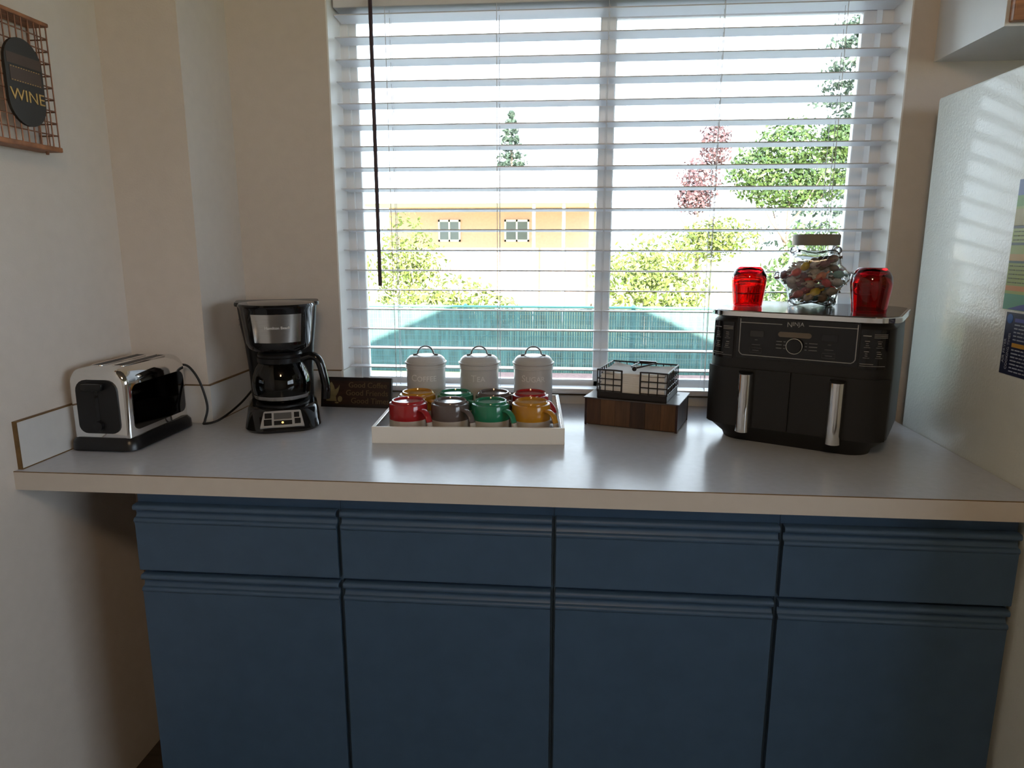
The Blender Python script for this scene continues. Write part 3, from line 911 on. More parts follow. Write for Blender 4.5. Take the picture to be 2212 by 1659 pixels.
# top rim with the dip at the front opening
wr(smooth_path([(gL, BY0, BZ0), (gL, BY0, BZ1 - .006), (gL - .006, BY0, BZ1), (BX0, BY0, BZ1)], 4), 0.0022, 'rim')
wr(smooth_path([(gR, BY0, BZ0), (gR, BY0, BZ1 - .006), (gR + .006, BY0, BZ1), (BX1, BY0, BZ1)], 4), 0.0022, 'rim')
wr([(BX0, BY0, BZ1), (BX0, BY1, BZ1)], 0.0022, 'rim')
wr([(BX1, BY0, BZ1), (BX1, BY1, BZ1)], 0.0022, 'rim')
wr([(BX0, BY1, BZ1), (BX1, BY1, BZ1)], 0.0022, 'rim')
for k in range(4):
    zz = BZ0 + (BZ1 - BZ0) * (k + .15) / 3.6
    if k == 3:
        continue
    wr([(BX0, BY0, zz), (gL, BY0, zz)])
    wr([(gR, BY0, zz), (BX1, BY0, zz)])
    for xx in (BX0, BX1):
        wr([(xx, BY0, zz), (xx, BY1, zz)])
    wr([(BX0, BY1, zz), (BX1, BY1, zz)])
for xx in (BX0, -0.067, -0.046, 0.044, 0.066, BX1):
    wr([(xx, BY0, BZ0), (xx, BY0, BZ1)])
for k in range(1, 9):
    xx = BX0 + (BX1 - BX0) * k / 9
    wr([(xx, BY1, BZ0), (xx, BY1, BZ1)])
for k in range(1, 8):
    yy = BY0 + (BY1 - BY0) * k / 7
    for xx in (BX0, BX1):
        wr([(xx, yy, BZ0), (xx, yy, BZ1)])
# weighted arm hinged at the back
b = tube(bm_new(), [(-0.012, 0.070, BZ1 + .001), (-0.012, -0.030, BZ1 + .006), (-0.006, -0.040, BZ1 + .005), (0.006, -0.040, BZ1 + .005), (0.030, 0.070, BZ1 + .001)], 0.0022, 8)
ar = obj('weight_arm', b, IRON, t, smooth=60)
obj('hinge_bar', box(bm_new(), -0.014, 0.032, 0.066, 0.078, BZ1 - .002, BZ1 + .006, 0.001), IRON, t)
bb = bm_new()
bmesh.ops.create_uvsphere(bb, u_segments=16, v_segments=10, radius=0.0062)
obj('ball', bb, IRON, ar, smooth=60, loc=(0, -0.046, BZ1 + 0.003))
# napkins
t = thing('napkin_stack', 'stack of white paper napkins in the wire basket', 'napkins', tuple(Vector(NC) + Vector((0, 0, NH + .004))), NR)
PAPER = mat('napkin_paper', (0.80, 0.78, 0.75), 0.85, var=0.03, scale=60, bump=0.3, bscale=120)
rr = random.Random(2)
for k in range(12):
    dx, dy = rr.uniform(-.0006, .0006), rr.uniform(-.0004, .0004)
    bb = box(bm_new(), BX0 + .008 + dx, BX1 - .008 + dx, BY0 + .007 + dy, BY1 - .007 + dy, k * 0.0052, k * 0.0052 + .00515, 0.0004, 1)
    if k == 11:
        bmesh.ops.subdivide_edges(bb, edges=bb.edges[:], cuts=3, use_grid_fill=True)
        for v in bb.verts:
            if abs(v.co.x) > .07 and abs(v.co.y) > .05:
                v.co.z += 0.005
            v.co.z += 0.0012 * math.sin(v.co.x * 60)
    obj('napkin', bb, PAPER, t)

# ================================================================== AIR FRYER
FR = math.radians(-28)
FC = (1.7105, 0.450, Z0)
FW, FD, FH = 0.400, 0.340, 0.310
t = thing('air_fryer', 'black two-basket air fryer with chrome handles beside the refrigerator', 'air fryer', FC, FR)
FRR = 0.060
def fl(w_, d_, r, z, dy=0):
    return [(x, y + dy, z) for x, y in rrect(w_, d_, r, 8)]
b = bm_new()
loft(b, [fl(FW - .075, FD - .06, .05, 0.0), fl(FW - .068, FD - .05, .05, 0.012), fl(FW - .02, FD - .02, .055, 0.034), fl(FW - .008, FD - .008, .058, 0.040),
         fl(FW - .008, FD - .008, .058, 0.185), fl(FW - .012, FD - .012, .058, 0.285), fl(FW - .026, FD - .026, .054, 0.292), fl(FW - .03, FD - .03, .05, 0.298)])
obj('body', b, CHAR, t, smooth=35)
b = bm_new()
loft(b, [fl(FW + .000, FD + .000, .064, 0.2965), fl(FW + .006, FD + .006, .066, 0.2985), fl(FW + .006, FD + .006, .066, 0.3085), fl(FW + .002, FD + .002, .064, FH)])
rimo = obj('top_rim', b, CHROME, t, smooth=35)
b = bm_new()
loft(b, [fl(FW - .008, FD - .008, .060, FH - .002), fl(FW - .008, FD - .008, .060, FH + .0006)])
obj('top_plate', b, mat('fryer_top', (0.05, 0.05, 0.055), 0.16, 0.3, var=0.05), t, smooth=35)
OUT = rrect(FW, FD, FRR, 10)
def front_strip(x0, x1, off_):
    """outline points of the fryer's front between x0 and x1, pushed outwards"""
    xs = [x0]
    n_ = 24
    for i in range(1, n_):
        xs.append(x0 + (x1 - x0) * i / n_)
    xs.append(x1)
    res = []
    for x in xs:
        ax = abs(x)
        flat = FW / 2 - FRR
        if ax <= flat:
            y, nxx, nyy = -FD / 2, 0.0, -1.0
        else:
            s_ = min(1.0, (ax - flat) / FRR)
            a = math.asin(s_)
            y = -FD / 2 + FRR - FRR * math.cos(a)
            nxx, nyy = math.copysign(math.sin(a), x), -math.cos(a)
        res.append((x + nxx * off_, y + nyy * off_))
    return res
def shell(x0, x1, z0, z1, off0, off1):
    bb = bm_new()
    o_ = front_strip(x0, x1, off1)
    i_ = front_strip(x0, x1, off0)
    prism(bb, o_ + i_[::-1], 'z', z0, z1)
    return bb
for xa, xb, lab in ((-0.192, -0.0018, 'left basket drawer'), (0.0018, 0.192, 'right basket drawer')):
    p = obj('basket_drawer', shell(xa, xb, 0.041, 0.178, -0.012, 0.002), CHAR, t, smooth=35)
    hx = (xa + xb) / 2
    hb = bm_new()
    sec = [(hx + 0.0165 * math.cos(PI + PI * i / 12), -FD / 2 - 0.008 + 0.021 * math.sin(PI + PI * i / 12)) for i in range(13)]
    loft(hb, [[(x, y, 0.032) for x, y in sec], [(x, y, 0.168) for x, y in sec]])
    h = obj('handle', hb, CHROME, p, smooth=50)
    capb = bm_new()
    sec2 = [(hx + 0.0158 * math.cos(PI + PI * i / 12), -FD / 2 - 0.008 + 0.0202 * math.sin(PI + PI * i / 12)) for i in range(13)]
    loft(capb, [[(x, y, 0.1675) for x, y in sec2], [(x, y, 0.1690 + 0.006 * (y + FD / 2 + 0.03) / 0.03) for x, y in sec2]])
    obj('handle_cap', capb, BLACK, p, smooth=30)
    gb = box(bm_new(), hx - 0.014, hx + 0.014, -FD / 2 - 0.010, -FD / 2 + .004, 0.050, 0.160)
    obj('handle_mount', gb, BLACK, p)
YF = -FD / 2 + 0.0055                                   # upper front plane, a little set back
p = obj('control_panel', shell(-0.126, 0.130, 0.203, 0.296, -0.012, -0.002), BLACKG, t, smooth=35)
yo = -FD / 2 + 0.0015
SIL = mat('silver_line', (0.42, 0.41, 0.40), 0.35, 0.5)
b = tube(bm_new(), [(-0.119, yo, 0.293), (-0.119, yo, 0.218), (-0.116, yo, 0.213), (-0.111, yo, 0.210), (0.117, yo, 0.210), (0.122, yo, 0.213), (0.125, yo, 0.218), (0.125, yo, 0.293)], 0.0010, 6)
obj('outline', b, SIL, p)
obj('outline', tube(bm_new(), [(-0.119, yo, 0.2845), (-0.028, yo, 0.2845)], 0.0009, 6), SIL, p)
obj('outline', tube(bm_new(), [(0.028, yo, 0.2845), (0.125, yo, 0.2845)], 0.0009, 6), SIL, p)
b = small_caps('NINJA', 0.0155, 0.0004, 0.80)
bmesh.ops.transform(b, matrix=Matrix.Translation((0, yo, 0.2845)) @ STAND, verts=b.verts[:])
obj('lettering', b, mat('ninja_grey', (0.34, 0.34, 0.34), 0.4, 0.4), p)
pill = prism(bm_new(), stadium(0.0115, 0.070), 'z', 0, 0.0012)
bmesh.ops.transform(pill, matrix=Matrix.Translation((0.0, yo, 0.2625)) @ STAND @ Matrix.Rotation(PI / 2, 4, 'Z'), verts=pill.verts[:])
obj('badge', pill, mat('badge_bronze', (0.16, 0.13, 0.10), 0.4, 0.3), p)
kn = lathe(bm_new(), [(0.0165, 0), (0.0165, 0.010), (0.0145, 0.012), (0.001, 0.012)], 32)
k_ = obj('dial', kn, BLACK, p, loc=(0.002, yo + .001, 0.2385), rot=(PI / 2, 0, 0), smooth=40)
obj('dial_ring', tube(bm_new(), [(0.0166 * math.cos(2 * PI * i / 32), 0.0166 * math.sin(2 * PI * i / 32), 0.0095) for i in range(32)], 0.0011, 6, closed=True), mat('ring_silver', (0.70, 0.69, 0.68), 0.3, 0.6), k_)
SCR = mat('dim_screen', (0.035, 0.034, 0.033), 0.15)
obj('screen', box(bm_new(), -0.096, -0.066, yo - .0006, yo + .002, 0.253, 0.267, 0.0004), SCR, p)
obj('screen', box(bm_new(), 0.056, 0.088, yo - .0006, yo + .002, 0.2535, 0.268, 0.0004), mat('dark_screen', (0.015, 0.015, 0.018), 0.12), p)
b = bm_new()
for k in range(3):
    zz = 0.2455 - .0075 * k
    for xa, xb in ((-0.038, -0.026), (-0.0225, -0.018), (0.0225, 0.027), (0.031, 0.048)):
        box(b, xa, xb, yo - .0003, yo + .001, zz, zz + .0013)
obj('print', b, mat('panel_print', (0.22, 0.22, 0.22), 0.5), p)
b = bm_new()
for sx in (-0.082, 0.072):
    for zz, L in ((0.2455, .006), (0.2345, .018), (0.2215, .014)):
        box(b, sx - L / 2, sx + L / 2, yo - .0003, yo + .001, zz, zz + .0011)
    tube(b, [(sx - .013, yo, 0.217), (sx + .013, yo, 0.217), (sx + .013, yo, 0.2275), (sx - .013, yo, 0.2275)], 0.0003, 4, closed=True)
obj('print', b, DIMPR, p)
# printed guides at both sides of the panel
def guide(x0, x1, seed):
    bb = bm_new()
    r = random.Random(seed)
    def dash(xa, xb, za, zb_):
        pts_o = front_strip(xa, xb, 0.0004)
        pts_i = front_strip(xa, xb, -0.0012)
        prism(bb, pts_o + pts_i[::-1], 'z', za, zb_)
    dash(x0, x1, 0.2065, 0.2073)
    dash(x0, x0 + (x1 - x0) * .55, 0.2105, 0.2117)
    for cx_ in (x0 + (x1 - x0) * .24, x0 + (x1 - x0) * .74):
        for zz in (0.228, 0.250):
            for q in range(3):
                dash(cx_ - r.uniform(.002, .005), cx_ + r.uniform(.002, .005), zz + .0045 * q, zz + .0045 * q + r.uniform(.0006, .0016))
            dash(cx_ - .006, cx_ + .006, zz - .004, zz - .0033)
    for q in range(3):
        dash(x0 + (x1 - x0) * .5, x1, 0.2735 - .0032 * q, 0.2747 - .0032 * q)
    dash(x0 + .002, x0 + (x1 - x0) * .38, 0.2700, 0.2720)
    return bb
b_ = obj('guide_panel', shell(0.132, 0.184, 0.200, 0.284, -0.008, -0.0013), BLACKG, t, smooth=35)
obj('print', guide(0.134, 0.181, 4), mat('guide_print', (0.26, 0.25, 0.24), 0.5), b_)
b_ = obj('guide_panel', shell(-0.184, -0.133, 0.200, 0.284, -0.008, -0.0013), BLACKG, t, smooth=35)
obj('print', guide(-0.181, -0.135, 6), MATS['guide_print'], b_)
for sx in (-1, 1):
    for sy in (-1, 1):
        pass

# ---- ruby tumblers upside down on the fryer
RUBY = mat('ruby_glass', (0.46, 0.004, 0.009), 0.0, trans=1.0, ior=1.5)
def tumbler(x, y, s, label):
    outer = [(0.0365, 0.0006), (0.0385, 0.020), (0.0425, 0.050), (0.0440, 0.066), (0.0420, 0.081), (0.0355, 0.0935), (0.0290, 0.1000), (0.0270, 0.1010), (0.0005, 0.1010)]
    inner = [(0.0005, 0.0880), (0.024, 0.0875), (0.0335, 0.080), (0.0395, 0.066), (0.0380, 0.050), (0.0345, 0.020), (0.0330, 0.0006)]
    pr = [(r * s, z * s) for r, z in outer + inner]
    bb = lathe(bm_new(), pr + [pr[0]], 56, cap=False)
    bmesh.ops.remove_doubles(bb, verts=bb.verts[:], dist=1e-6)
    o = obj('tumbler', bb, RUBY, smooth=50)
    o.location = (x, y, Z0 + FH + 0.0008)
    return tag(o, label, 'glass', 'upturned ruby tumblers')
tumbler(1.5750, 0.5050, 0.945, 'bright red upturned glass tumbler against the window on the fryer')
tumbler(1.8000, 0.3420, 0.975, 'dark red upturned glass tumbler on the fryer nearest the refrigerator')

# ---- candy jar
JX, JY = 1.7360, 0.5300
JR = math.radians(-17)
t = thing('candy_jar', 'clear star-shaped glass candy jar with grey lid on the air fryer', 'jar', (JX, JY, Z0 + FH + 0.0008), JR)
t.scale = (1.06, 1.06, 1.06)
JG = mat('jar_glass', (0.985, 0.995, 1.0), 0.0, trans=1.0, ior=1.45)
def star(sc_, n=9):
    """rounded six-point outline in (x, z)"""
    cor = [(-0.045, 0.004), (0.045, 0.004), (0.081, 0.072), (0.047, 0.134), (-0.047, 0.134), (-0.081, 0.072)]
    ctr = Vector((0, 0.070))
    pts = []
    m_ = len(cor)
    for i in range(m_):
        a = Vector(cor[i - 1]); c = Vector(cor[i]); e = Vector(cor[(i + 1) % m_])
        d1, d2 = (a - c).normalized(), (e - c).normalized()
        p0, p1 = c + d1 * 0.012, c + d2 * 0.012
        for k in range(n):
            u = k / (n - 1)
            q = p0 * (1 - u) ** 2 + c * 2 * u * (1 - u) + p1 * u * u
            pts.append(q)
        mid = (c + e) / 2
        pts.append(mid + (ctr - mid) * 0.10)
    return [ctr + (q - ctr) * sc_ for q in pts]
def jar_loops(shrink, ys):
    lp = []
    for y, s_ in ys:
        lp.append([(q.x, y, q.y) for q in star(s_ * shrink)])
    return lp
YS = [(-0.058, 0.62), (-0.056, 0.74), (-0.047, 0.90), (-0.036, 0.975), (-0.02, 1.0), (0.02, 1.0), (0.036, 0.975), (0.047, 0.90), (0.056, 0.74), (0.058, 0.62)]
zmin = min(q.y for q in star(1.0))
def glass_shell(outer, inner):
    me_ = bpy.data.meshes.new('glass_shell')
    bmesh.ops.recalc_face_normals(outer, faces=outer.faces[:])
    bmesh.ops.recalc_face_normals(inner, faces=inner.faces[:])
    bmesh.ops.reverse_faces(inner, faces=inner.faces[:])
    tmp = bpy.data.meshes.new('tmp')
    inner.to_mesh(tmp)
    outer.from_mesh(tmp)
    outer.to_mesh(me_)
    outer.free()
    inner.free()
    bpy.data.meshes.remove(tmp)
    return me_
b = loft(bm_new(), jar_loops(1.0, YS))
b2 = loft(bm_new(), jar_loops(0.945, [(y * 0.93, s_) for y, s_ in YS]))
for bb in (b, b2):
    for v in bb.verts:
        v.co.z -= zmin
gb = mobj('glass_body', glass_shell(b, b2), JG, t, smooth=35)
for q in ((-0.045, 0.004), (0.045, 0.004), (0.081, 0.072), (-0.081, 0.072), (0.048, 0.131), (-0.048, 0.131)):
    for yy in (-0.024, 0.024):
        kb = bm_new()
        bmesh.ops.create_uvsphere(kb, u_segments=14, v_segments=8, radius=0.0095)
        zz = max(q[1] - zmin, 0.0098)
        obj('corner_knob', kb, JG, gb, smooth=60, loc=(q[0] * 0.96, yy, zz))
nz = 0.137
nk = lathe(bm_new(), [(0.0425, nz - .018), (0.0460, nz - .008), (0.0460, nz + .012), (0.0435, nz + .012), (0.0435, nz - .008), (0.0400, nz - .018), (0.0425, nz - .018)], 40, cap=False)
bmesh.ops.remove_doubles(nk, verts=nk.verts[:], dist=1e-6)
obj('neck', nk, JG, t, smooth=50)
LIDM = mat('jar_lid_grey', (0.23, 0.205, 0.17), 0.45, 0.2, var=0.06)
obj('lid', lathe(bm_new(), [(0.0490, nz + .001), (0.0515, nz + .002), (0.0520, nz + .024), (0.0495, nz + .0265), (0.001, nz + .0268)], 48, cap=False), LIDM, t, smooth=40)
# candies
CC = {'red': (0.70, 0.07, 0.07), 'orange': (0.72, 0.24, 0.13), 'yellow': (0.82, 0.58, 0.06), 'teal': (0.28, 0.52, 0.55), 'brown': (0.25, 0.16, 0.12),
      'cream': (0.74, 0.64, 0.54), 'white': (0.84, 0.80, 0.78), 'purple': (0.34, 0.17, 0.21), 'pink': (0.66, 0.25, 0.28)}
rr = random.Random(11)
def candy_mesh(m):
    bb = bm_new()
    pr = [(0.0005, -0.021), (0.0075, -0.021), (0.0065, -0.018), (0.0022, -0.012), (0.0060, -0.0105), (0.0088, -0.006), (0.0095, 0), (0.0088, 0.006), (0.0060, 0.0105), (0.0022, 0.012), (0.0065, 0.018), (0.0075, 0.021), (0.0005, 0.021)]
    lathe(bb, pr, 10, cap=False)
    for v in bb.verts:
        if abs(v.co.z) > 0.0125:
            v.co.y *= 0.35
            v.co.x += rr.uniform(-.001, .001)
            v.co.y += rr.uniform(-.001, .001)
    me = bpy.data.meshes.new('candy')
    bmesh.ops.recalc_face_normals(bb, faces=bb.faces[:])
    bb.to_mesh(me)
    bb.free()
    for p_ in me.polygons:
        p_.use_smooth = True
    me.materials.append(m)
    return me
cm = {c: candy_mesh(mat('candy_' + c, v, 0.35, var=0.2, scale=120)) for c, v in CC.items()}
JM = Matrix.Translation((JX, JY, Z0 + FH + 0.0008)) @ Matrix.Rotation(JR, 4, 'Z')
seq = ['white', 'cream', 'brown', 'white', 'purple', 'cream', 'white', 'brown', 'cream', 'white', 'pink', 'brown', 'white', 'cream', 'red', 'teal', 'cream', 'white']
spots = []
def width_at(z):
    if z < 0.068:
        return 0.040 + (0.076 - 0.040) * (z / 0.068)
    return 0.076 - 0.034 * (z - 0.068) / 0.062
tries = 0
lev = 0
while len(spots) < 84 and tries < 30000:
    tries += 1
    z = rr.uniform(0.014, 0.120)
    wv = width_at(z) - 0.015
    x = rr.uniform(-wv, wv)
    y = rr.uniform(-0.036, 0.036)
    if z > 0.106 + 0.25 * x:
        continue
    if all((x - a) ** 2 + (y - c) ** 2 + (z - e) ** 2 > 0.0172 ** 2 for a, c, e in spots):
        spots.append((x, y, z))
spots.sort(key=lambda s: s[1])
fixed = [((-0.038, -0.038, 0.078), 'red'), ((-0.020, -0.041, 0.092), 'yellow'), ((0.016, -0.043, 0.070), 'orange'), ((0.028, -0.044, 0.055), 'red'), ((0.052, -0.036, 0.074), 'teal'),
         ((0.006, -0.043, 0.034), 'yellow'), ((-0.030, -0.041, 0.028), 'pink'), ((-0.066, -0.02, 0.072), 'purple'), ((0.04, -0.04, 0.036), 'cream'), ((0.022, -0.040, 0.1), 'purple')]
spots = [s for s in spots if all((s[0] - f[0][0]) ** 2 + (s[1] - f[0][1]) ** 2 + (s[2] - f[0][2]) ** 2 > 0.0165 ** 2 for f in fixed)]
items = [(f, c) for f, c in fixed] + [(s, seq[i % len(seq)]) for i, s in enumerate(spots)]
for s, c in items:
    o = bpy.data.objects.new('candy', cm[c])
    C.objects.link(o)
    pos = JM @ (Vector(s) * 1.05)
    o.location = pos
    ax = rr.uniform(0.9, 2.2)
    o.rotation_euler = (ax, rr.uniform(-.4, .4), rr.uniform(0.9, 2.3) + JR)
    tag(o, c + ' twist-wrapped candy inside the glass jar', 'candy', c + ' candies in the jar')

# ================================================================== THE GARDEN
def leaf_blob(bm, c, r, n, size, rnd, flat=1.0, shell_=0.55):
    cx, cy, cz = c
    for _ in range(n):
        while True:
            d = Vector((rnd.gauss(0, 1), rnd.gauss(0, 1), rnd.gauss(0, 1)))
            if d.length > 1e-3:
                break
        d.normalize()
        k = (shell_ + (1 - shell_) * rnd.random()) * rnd.uniform(0.86, 1.06)
        p_ = Vector((cx + d.x * r[0] * k, cy + d.y * r[1] * k, cz + d.z * r[2] * k))
        nrm = (d + Vector((rnd.uniform(-.8, .8), rnd.uniform(-.8, .8), rnd.uniform(-.8, .8)))).normalized()
        tx = nrm.cross(Vector((rnd.uniform(-1, 1), rnd.uniform(-1, 1), rnd.uniform(-1, 1)))).normalized()
        ty = nrm.cross(tx)
        s_ = size * rnd.uniform(0.6, 1.3)
        vs_ = [bm.verts.new(p_ + tx * (s_ * a) + ty * (s_ * 0.5 * e)) for a, e in ((-1, 0), (0, -1), (1, 0), (0, 1))]
        bm.faces.new(vs_)

struct('ground', box(bm_new(), -70, 70, 0.87, 120, GZ - 0.3, GZ), mat('lawn', (0.30, 0.31, 0.13), 0.9, var=0.35, scale=1.5), 'sunlit lawn behind the garden fence')
struct('ground_side', box(bm_new(), 5.1, 70, -70, 0.87, GZ - 0.3, GZ), MATS['lawn'], 'lawn beside the house')
o = tag(obj('mulch_bed', box(bm_new(), -0.6, 7.5, 10.72, 11.22, GZ, GZ + 0.03), mat('mulch', (0.20, 0.13, 0.125), 0.95, var=0.35, scale=14, stretch=(1, 3, 1), bump=0.6, bscale=30)),
        'reddish brown bark bed along the fence foot', 'flower bed')
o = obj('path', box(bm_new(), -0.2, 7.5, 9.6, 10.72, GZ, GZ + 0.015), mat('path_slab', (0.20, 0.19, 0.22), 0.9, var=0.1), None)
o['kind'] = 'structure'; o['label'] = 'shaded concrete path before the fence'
o = obj('path_gravel', box(bm_new(), -9, -0.6, 9.0, 11.22, GZ, GZ + 0.012), mat('pale_gravel', (0.62, 0.62, 0.55), 0.95, var=0.15, scale=20), None)
o['kind'] = 'structure'; o['label'] = 'pale gravel strip at the fence foot'

o = obj('bounce_slab', box(bm_new(), -9, 9, 0.87, 9.0, GZ, GZ + 0.012), mat('bounce_grey', (0.40, 0.40, 0.41), 0.9, var=0.06, scale=3), None)  # unseen grey ground, added to cut green bounce light on the blind
o['kind'] = 'structure'; o['label'] = 'unseen grey slab added to bounce neutral light up to the window'
# fence with green privacy slats
FY, FT0, FT1 = 11.3, GZ, 0.274
t = thing('garden_fence', 'green slatted wire fence across the garden with a top rail', 'fence', (0.5, FY, GZ))
FG = mat('fence_green', (0.020, 0.066, 0.064), 0.6, var=0.45, scale=1.0, stretch=(16, 1, 1.6))
FGP = mat('fence_post_green', (0.04, 0.15, 0.13), 0.5)
b = bm_new()
xx = -9.0
rr = random.Random(5)
while xx < 12.0:
    box(b, xx, xx + 0.0428, FY - .003, FY + .003, FT0 + 0.01, FT1 - 0.03 + rr.uniform(-.004, .004))
    xx += 0.0445
o = obj('slats', b, FG, t, world=True)
o['kind'] = 'stuff'
b = bm_new()
for k in range(12):
    zz = FT0 + 0.10 + k * 0.098
    box(b, -9, 12, FY - .007, FY - .004, zz, zz + 0.010)
o = obj('wire_mesh', b, mat('fence_wire', (0.03, 0.09, 0.10), 0.5), t, world=True)
o['kind'] = 'stuff'
for px_ in (-6.9, -3.85, -0.806, 2.24, 5.29, 8.34):
    obj('post', lathe(bm_new(), [(0.038, FT0), (0.038, FT1 + .03), (0.02, FT1 + .05), (0.001, FT1 + .055)], 12, px_, FY + 0.05), FGP, t, world=True, smooth=40)
obj('top_rail', tube(bm_new(), [(-9, FY + .02, FT1), (12, FY + .02, FT1)], 0.024, 8), FGP, t, world=True, smooth=60)

def bush(x, y, z, r, n, size, m, label, grp, seed, stems=0, name='shrub'):
    rnd = random.Random(seed)
    t_ = thing(name, label, 'bush', (x, y, GZ), group=grp)
    bb = bm_new()
    for _ in range(7):
        o_ = Vector((rnd.uniform(-.5, .5) * r[0], rnd.uniform(-.5, .5) * r[1], rnd.uniform(-.45, .5) * r[2]))
        leaf_blob(bb, (o_.x, o_.y, z - GZ + o_.z), (r[0] * .62, r[1] * .62, r[2] * .62), n // 7, size, rnd)
    obj('foliage', bb, m, t_)
    sb = bm_new()
    for k in range(max(2, stems)):
        a = rnd.uniform(0, 2 * PI)
        tube(sb, [(0.06 * math.cos(a), 0.06 * math.sin(a), 0), (r[0] * .25 * math.cos(a), r[1] * .25 * math.sin(a), (z - GZ) * .6), (r[0] * .5 * math.cos(a), r[1] * .5 * math.sin(a), (z - GZ))], [0.05, 0.035, 0.015], 6)
    obj('stem', sb, mat('bark_pale', (0.45, 0.38, 0.30), 0.9, var=0.2), t_)
    return t_
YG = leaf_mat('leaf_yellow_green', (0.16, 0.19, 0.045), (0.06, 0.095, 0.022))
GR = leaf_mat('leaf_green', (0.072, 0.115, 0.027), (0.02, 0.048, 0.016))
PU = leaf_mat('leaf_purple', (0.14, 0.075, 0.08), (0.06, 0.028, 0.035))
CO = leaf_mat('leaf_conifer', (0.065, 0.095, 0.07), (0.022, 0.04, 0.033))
BUSH = [(-4.3, 14.2, 0.55, (1.5, 0.9, 1.25), 2300, YG, 'yellow-green bush behind the fence below the blind wand', 0),
        (-1.5, 13.6, 0.05, (1.6, 0.8, 0.75), 1900, YG, 'low yellow-green bush above the fence between wand and canisters', 0),
        (-2.9, 17.0, 0.9, (1.3, 0.9, 1.3), 1700, YG, 'pale loose bush in front of the tan house', 0),
        (2.85, 15.2, 0.65, (1.45, 0.9, 1.2), 2300, YG, 'yellow-green bush just past the window mullion', 0),
        (6.2, 14.5, 0.75, (1.4, 0.9, 1.4), 2500, GR, 'green bush with pale stems behind the brighter tumbler', 5),
        (8.6, 16.0, 0.9, (1.6, 1.0, 1.6), 2400, YG, 'yellow-green bush behind the candy jar', 0),
        (4.9, 17.6, 1.35, (1.4, 0.8, 0.9), 1500, YG, 'pale shrub standing below the purple-leaved tree', 0)]
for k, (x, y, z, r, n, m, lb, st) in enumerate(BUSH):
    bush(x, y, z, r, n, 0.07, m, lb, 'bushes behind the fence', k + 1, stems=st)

def tree(x, y, top, blobs, n, size, m, label, cat, seed, trunk_r=0.14, bark=None, name='tree'):
    rnd = random.Random(seed)
    t_ = thing(name, label, cat, (x, y, GZ), group='trees beyond the fence')
    bb = bm_new()
    for (bx_, by_, bz, r) in blobs:
        leaf_blob(bb, (bx_ - x, by_ - y, bz - GZ), r, n // len(blobs), size, rnd)
    obj('crown', bb, m, t_)
    sb = tube(bm_new(), [(0, 0, 0), (0.05, 0, (top - GZ) * .4), (-0.03, 0.02, (top - GZ) * .8)], [trunk_r, trunk_r * .7, trunk_r * .25], 8)
    for k in range(4):
        a = rnd.uniform(0, 2 * PI)
        h0 = (top - GZ) * rnd.uniform(.3, .5)
        tube(sb, [(0, 0, h0), (0.5 * math.cos(a), .5 * math.sin(a), h0 + .6), (1.0 * math.cos(a), 1.0 * math.sin(a), h0 + 1.5)], [trunk_r * .45, trunk_r * .3, trunk_r * .1], 6)
    obj('trunk', sb, bark or mat('bark', (0.13, 0.09, 0.07), 0.9, var=0.3), t_)
def conifer(x, y, top, r, n, label, seed):
    rnd = random.Random(seed)
    t_ = thing('conifer', label, 'tree', (x, y, GZ), group='trees beyond the fence')
    bb = bm_new()
    H_ = top - GZ
    for k in range(22):
        u = k / 21
        z = 0.8 + (H_ - 1.1) * u
        rr_ = r * (1 - u) ** 0.85 + 0.12
        nb = 11 if u < .7 else 6
        for j in range(nb):
            a = 2 * PI * j / nb + rnd.uniform(0, .8)
            L = rr_ * rnd.uniform(.75, 1.1)
            leaf_blob(bb, (L * .55 * math.cos(a), L * .55 * math.sin(a), z - .1 * L), (max(.12, L * .5 * abs(math.cos(a))), max(.12, L * .5 * abs(math.sin(a))), .20 + .14 * (1 - u)), max(6, n // (22 * nb)), 0.11, rnd, shell_=.15)
    obj('crown', bb, CO, t_)
    obj('trunk', tube(bm_new(), [(0, 0, 0), (0, 0, H_ * .95)], [0.16, 0.02], 8), MATS['bark'], t_)
def toward(x, y, z, y2):
    k = (y2 + 1.27) / (y + 1.27)
    return (1.14 + (x - 1.14) * k, y2, 1.371 + (z - 1.371) * k)
def moved(blobs, y2):
    k = (y2 + 1.27) / 21.27
    return [(*toward(a, 20, c, y2), tuple(q * k for q in r)) for a, b_, c, r in blobs]
PB = moved([(4.75, 20, 3.2, (.65, .6, .7)), (5.15, 20, 4.2, (.5, .5, .75)), (4.65, 20, 2.7, (.6, .5, .5))], 18.8)
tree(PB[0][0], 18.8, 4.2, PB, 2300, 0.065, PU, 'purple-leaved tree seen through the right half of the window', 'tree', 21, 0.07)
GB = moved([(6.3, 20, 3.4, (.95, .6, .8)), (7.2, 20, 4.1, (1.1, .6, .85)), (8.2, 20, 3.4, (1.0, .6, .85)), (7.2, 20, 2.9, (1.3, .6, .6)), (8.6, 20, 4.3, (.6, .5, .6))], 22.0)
tree(7.9, 22.0, 4.9, GB, 7000, 0.085, GR, 'full green tree beside the purple one behind the right pane', 'tree', 22, 0.1)
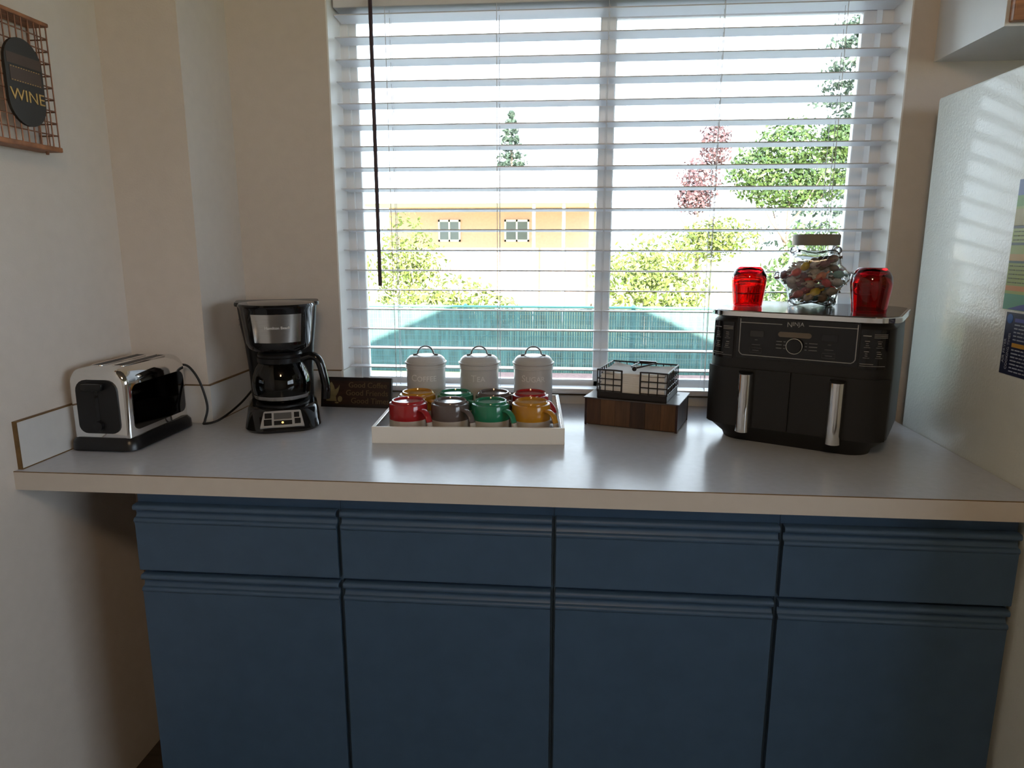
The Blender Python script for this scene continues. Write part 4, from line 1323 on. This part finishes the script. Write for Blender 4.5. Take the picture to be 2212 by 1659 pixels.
conifer(-1.85, 33.0, 7.7, 2.3, 5000, 'slim blue-grey conifer rising behind the tan house', 31)
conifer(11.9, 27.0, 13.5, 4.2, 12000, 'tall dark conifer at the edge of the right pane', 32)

# neighbour's house
t = thing('neighbour_house', 'tan single-storey house with pale roof beyond the fence', 'house', (-2.0, 26, GZ))
HW = mat('house_tan', (0.58, 0.37, 0.31), 0.8, var=0.05)
HR = mat('house_roof', (0.50, 0.50, 0.50), 0.9, var=0.1)
HWZ = Z0 + 1.67
obj('wall', box(bm_new(), -5.5, 2.05, 24.0, 30.0, GZ, HWZ + .1), HW, t, world=True)
b = prism(bm_new(), [(19.9, HWZ + .02), (24.0, HWZ + .10), (27.0, HWZ + 1.5), (30.6, HWZ - .05), (30.6, HWZ + .06), (27.0, HWZ + 1.66), (24.0, HWZ + .24), (19.9, HWZ + .14)], 'x', -5.9, 2.3)
obj('roof', b, HR, t, world=True)
for xa, xb in ((-1.31, -0.43), (-3.7, -2.9)):
    za, zc = Z0 + 0.585, Z0 + 1.35
    bb = bm_new()
    for q in (xa, (xa + xb) / 2 - .03, xb - .06):
        box(bb, q, q + .06, 23.94, 24.0, za, zc)
    box(bb, xa, xb, 23.94, 24.0, za, za + .07)
    box(bb, xa, xb, 23.94, 24.0, zc - .07, zc)
    wf_ = obj('window', bb, WHITE, t, world=True)
    MW[wf_.name] = MW[t.name]
    for q in (xa + .06, (xa + xb) / 2 + .03):
        obj('pane', box(bm_new(), q, q + (xb - xa) / 2 - .09, 23.96, 23.99, za + .07, zc - .07), mat('house_pane', (0.10, 0.12, 0.13), 0.15), wf_, world=True)
for q in (-0.1, 0.8, 1.9):
    obj('porch_post', box(bm_new(), q, q + .09, 20.2, 20.29, GZ, HWZ + .02), WHITE, t, world=True)
o = tag(obj('utility_post', box(bm_new(), 1.58, 1.73, 19.4, 19.55, GZ, Z0 + 1.75, 0.01), mat('post_wood', (0.10, 0.07, 0.06), 0.9, var=0.3)), 'dark weathered wooden post beside the tan house', 'post')
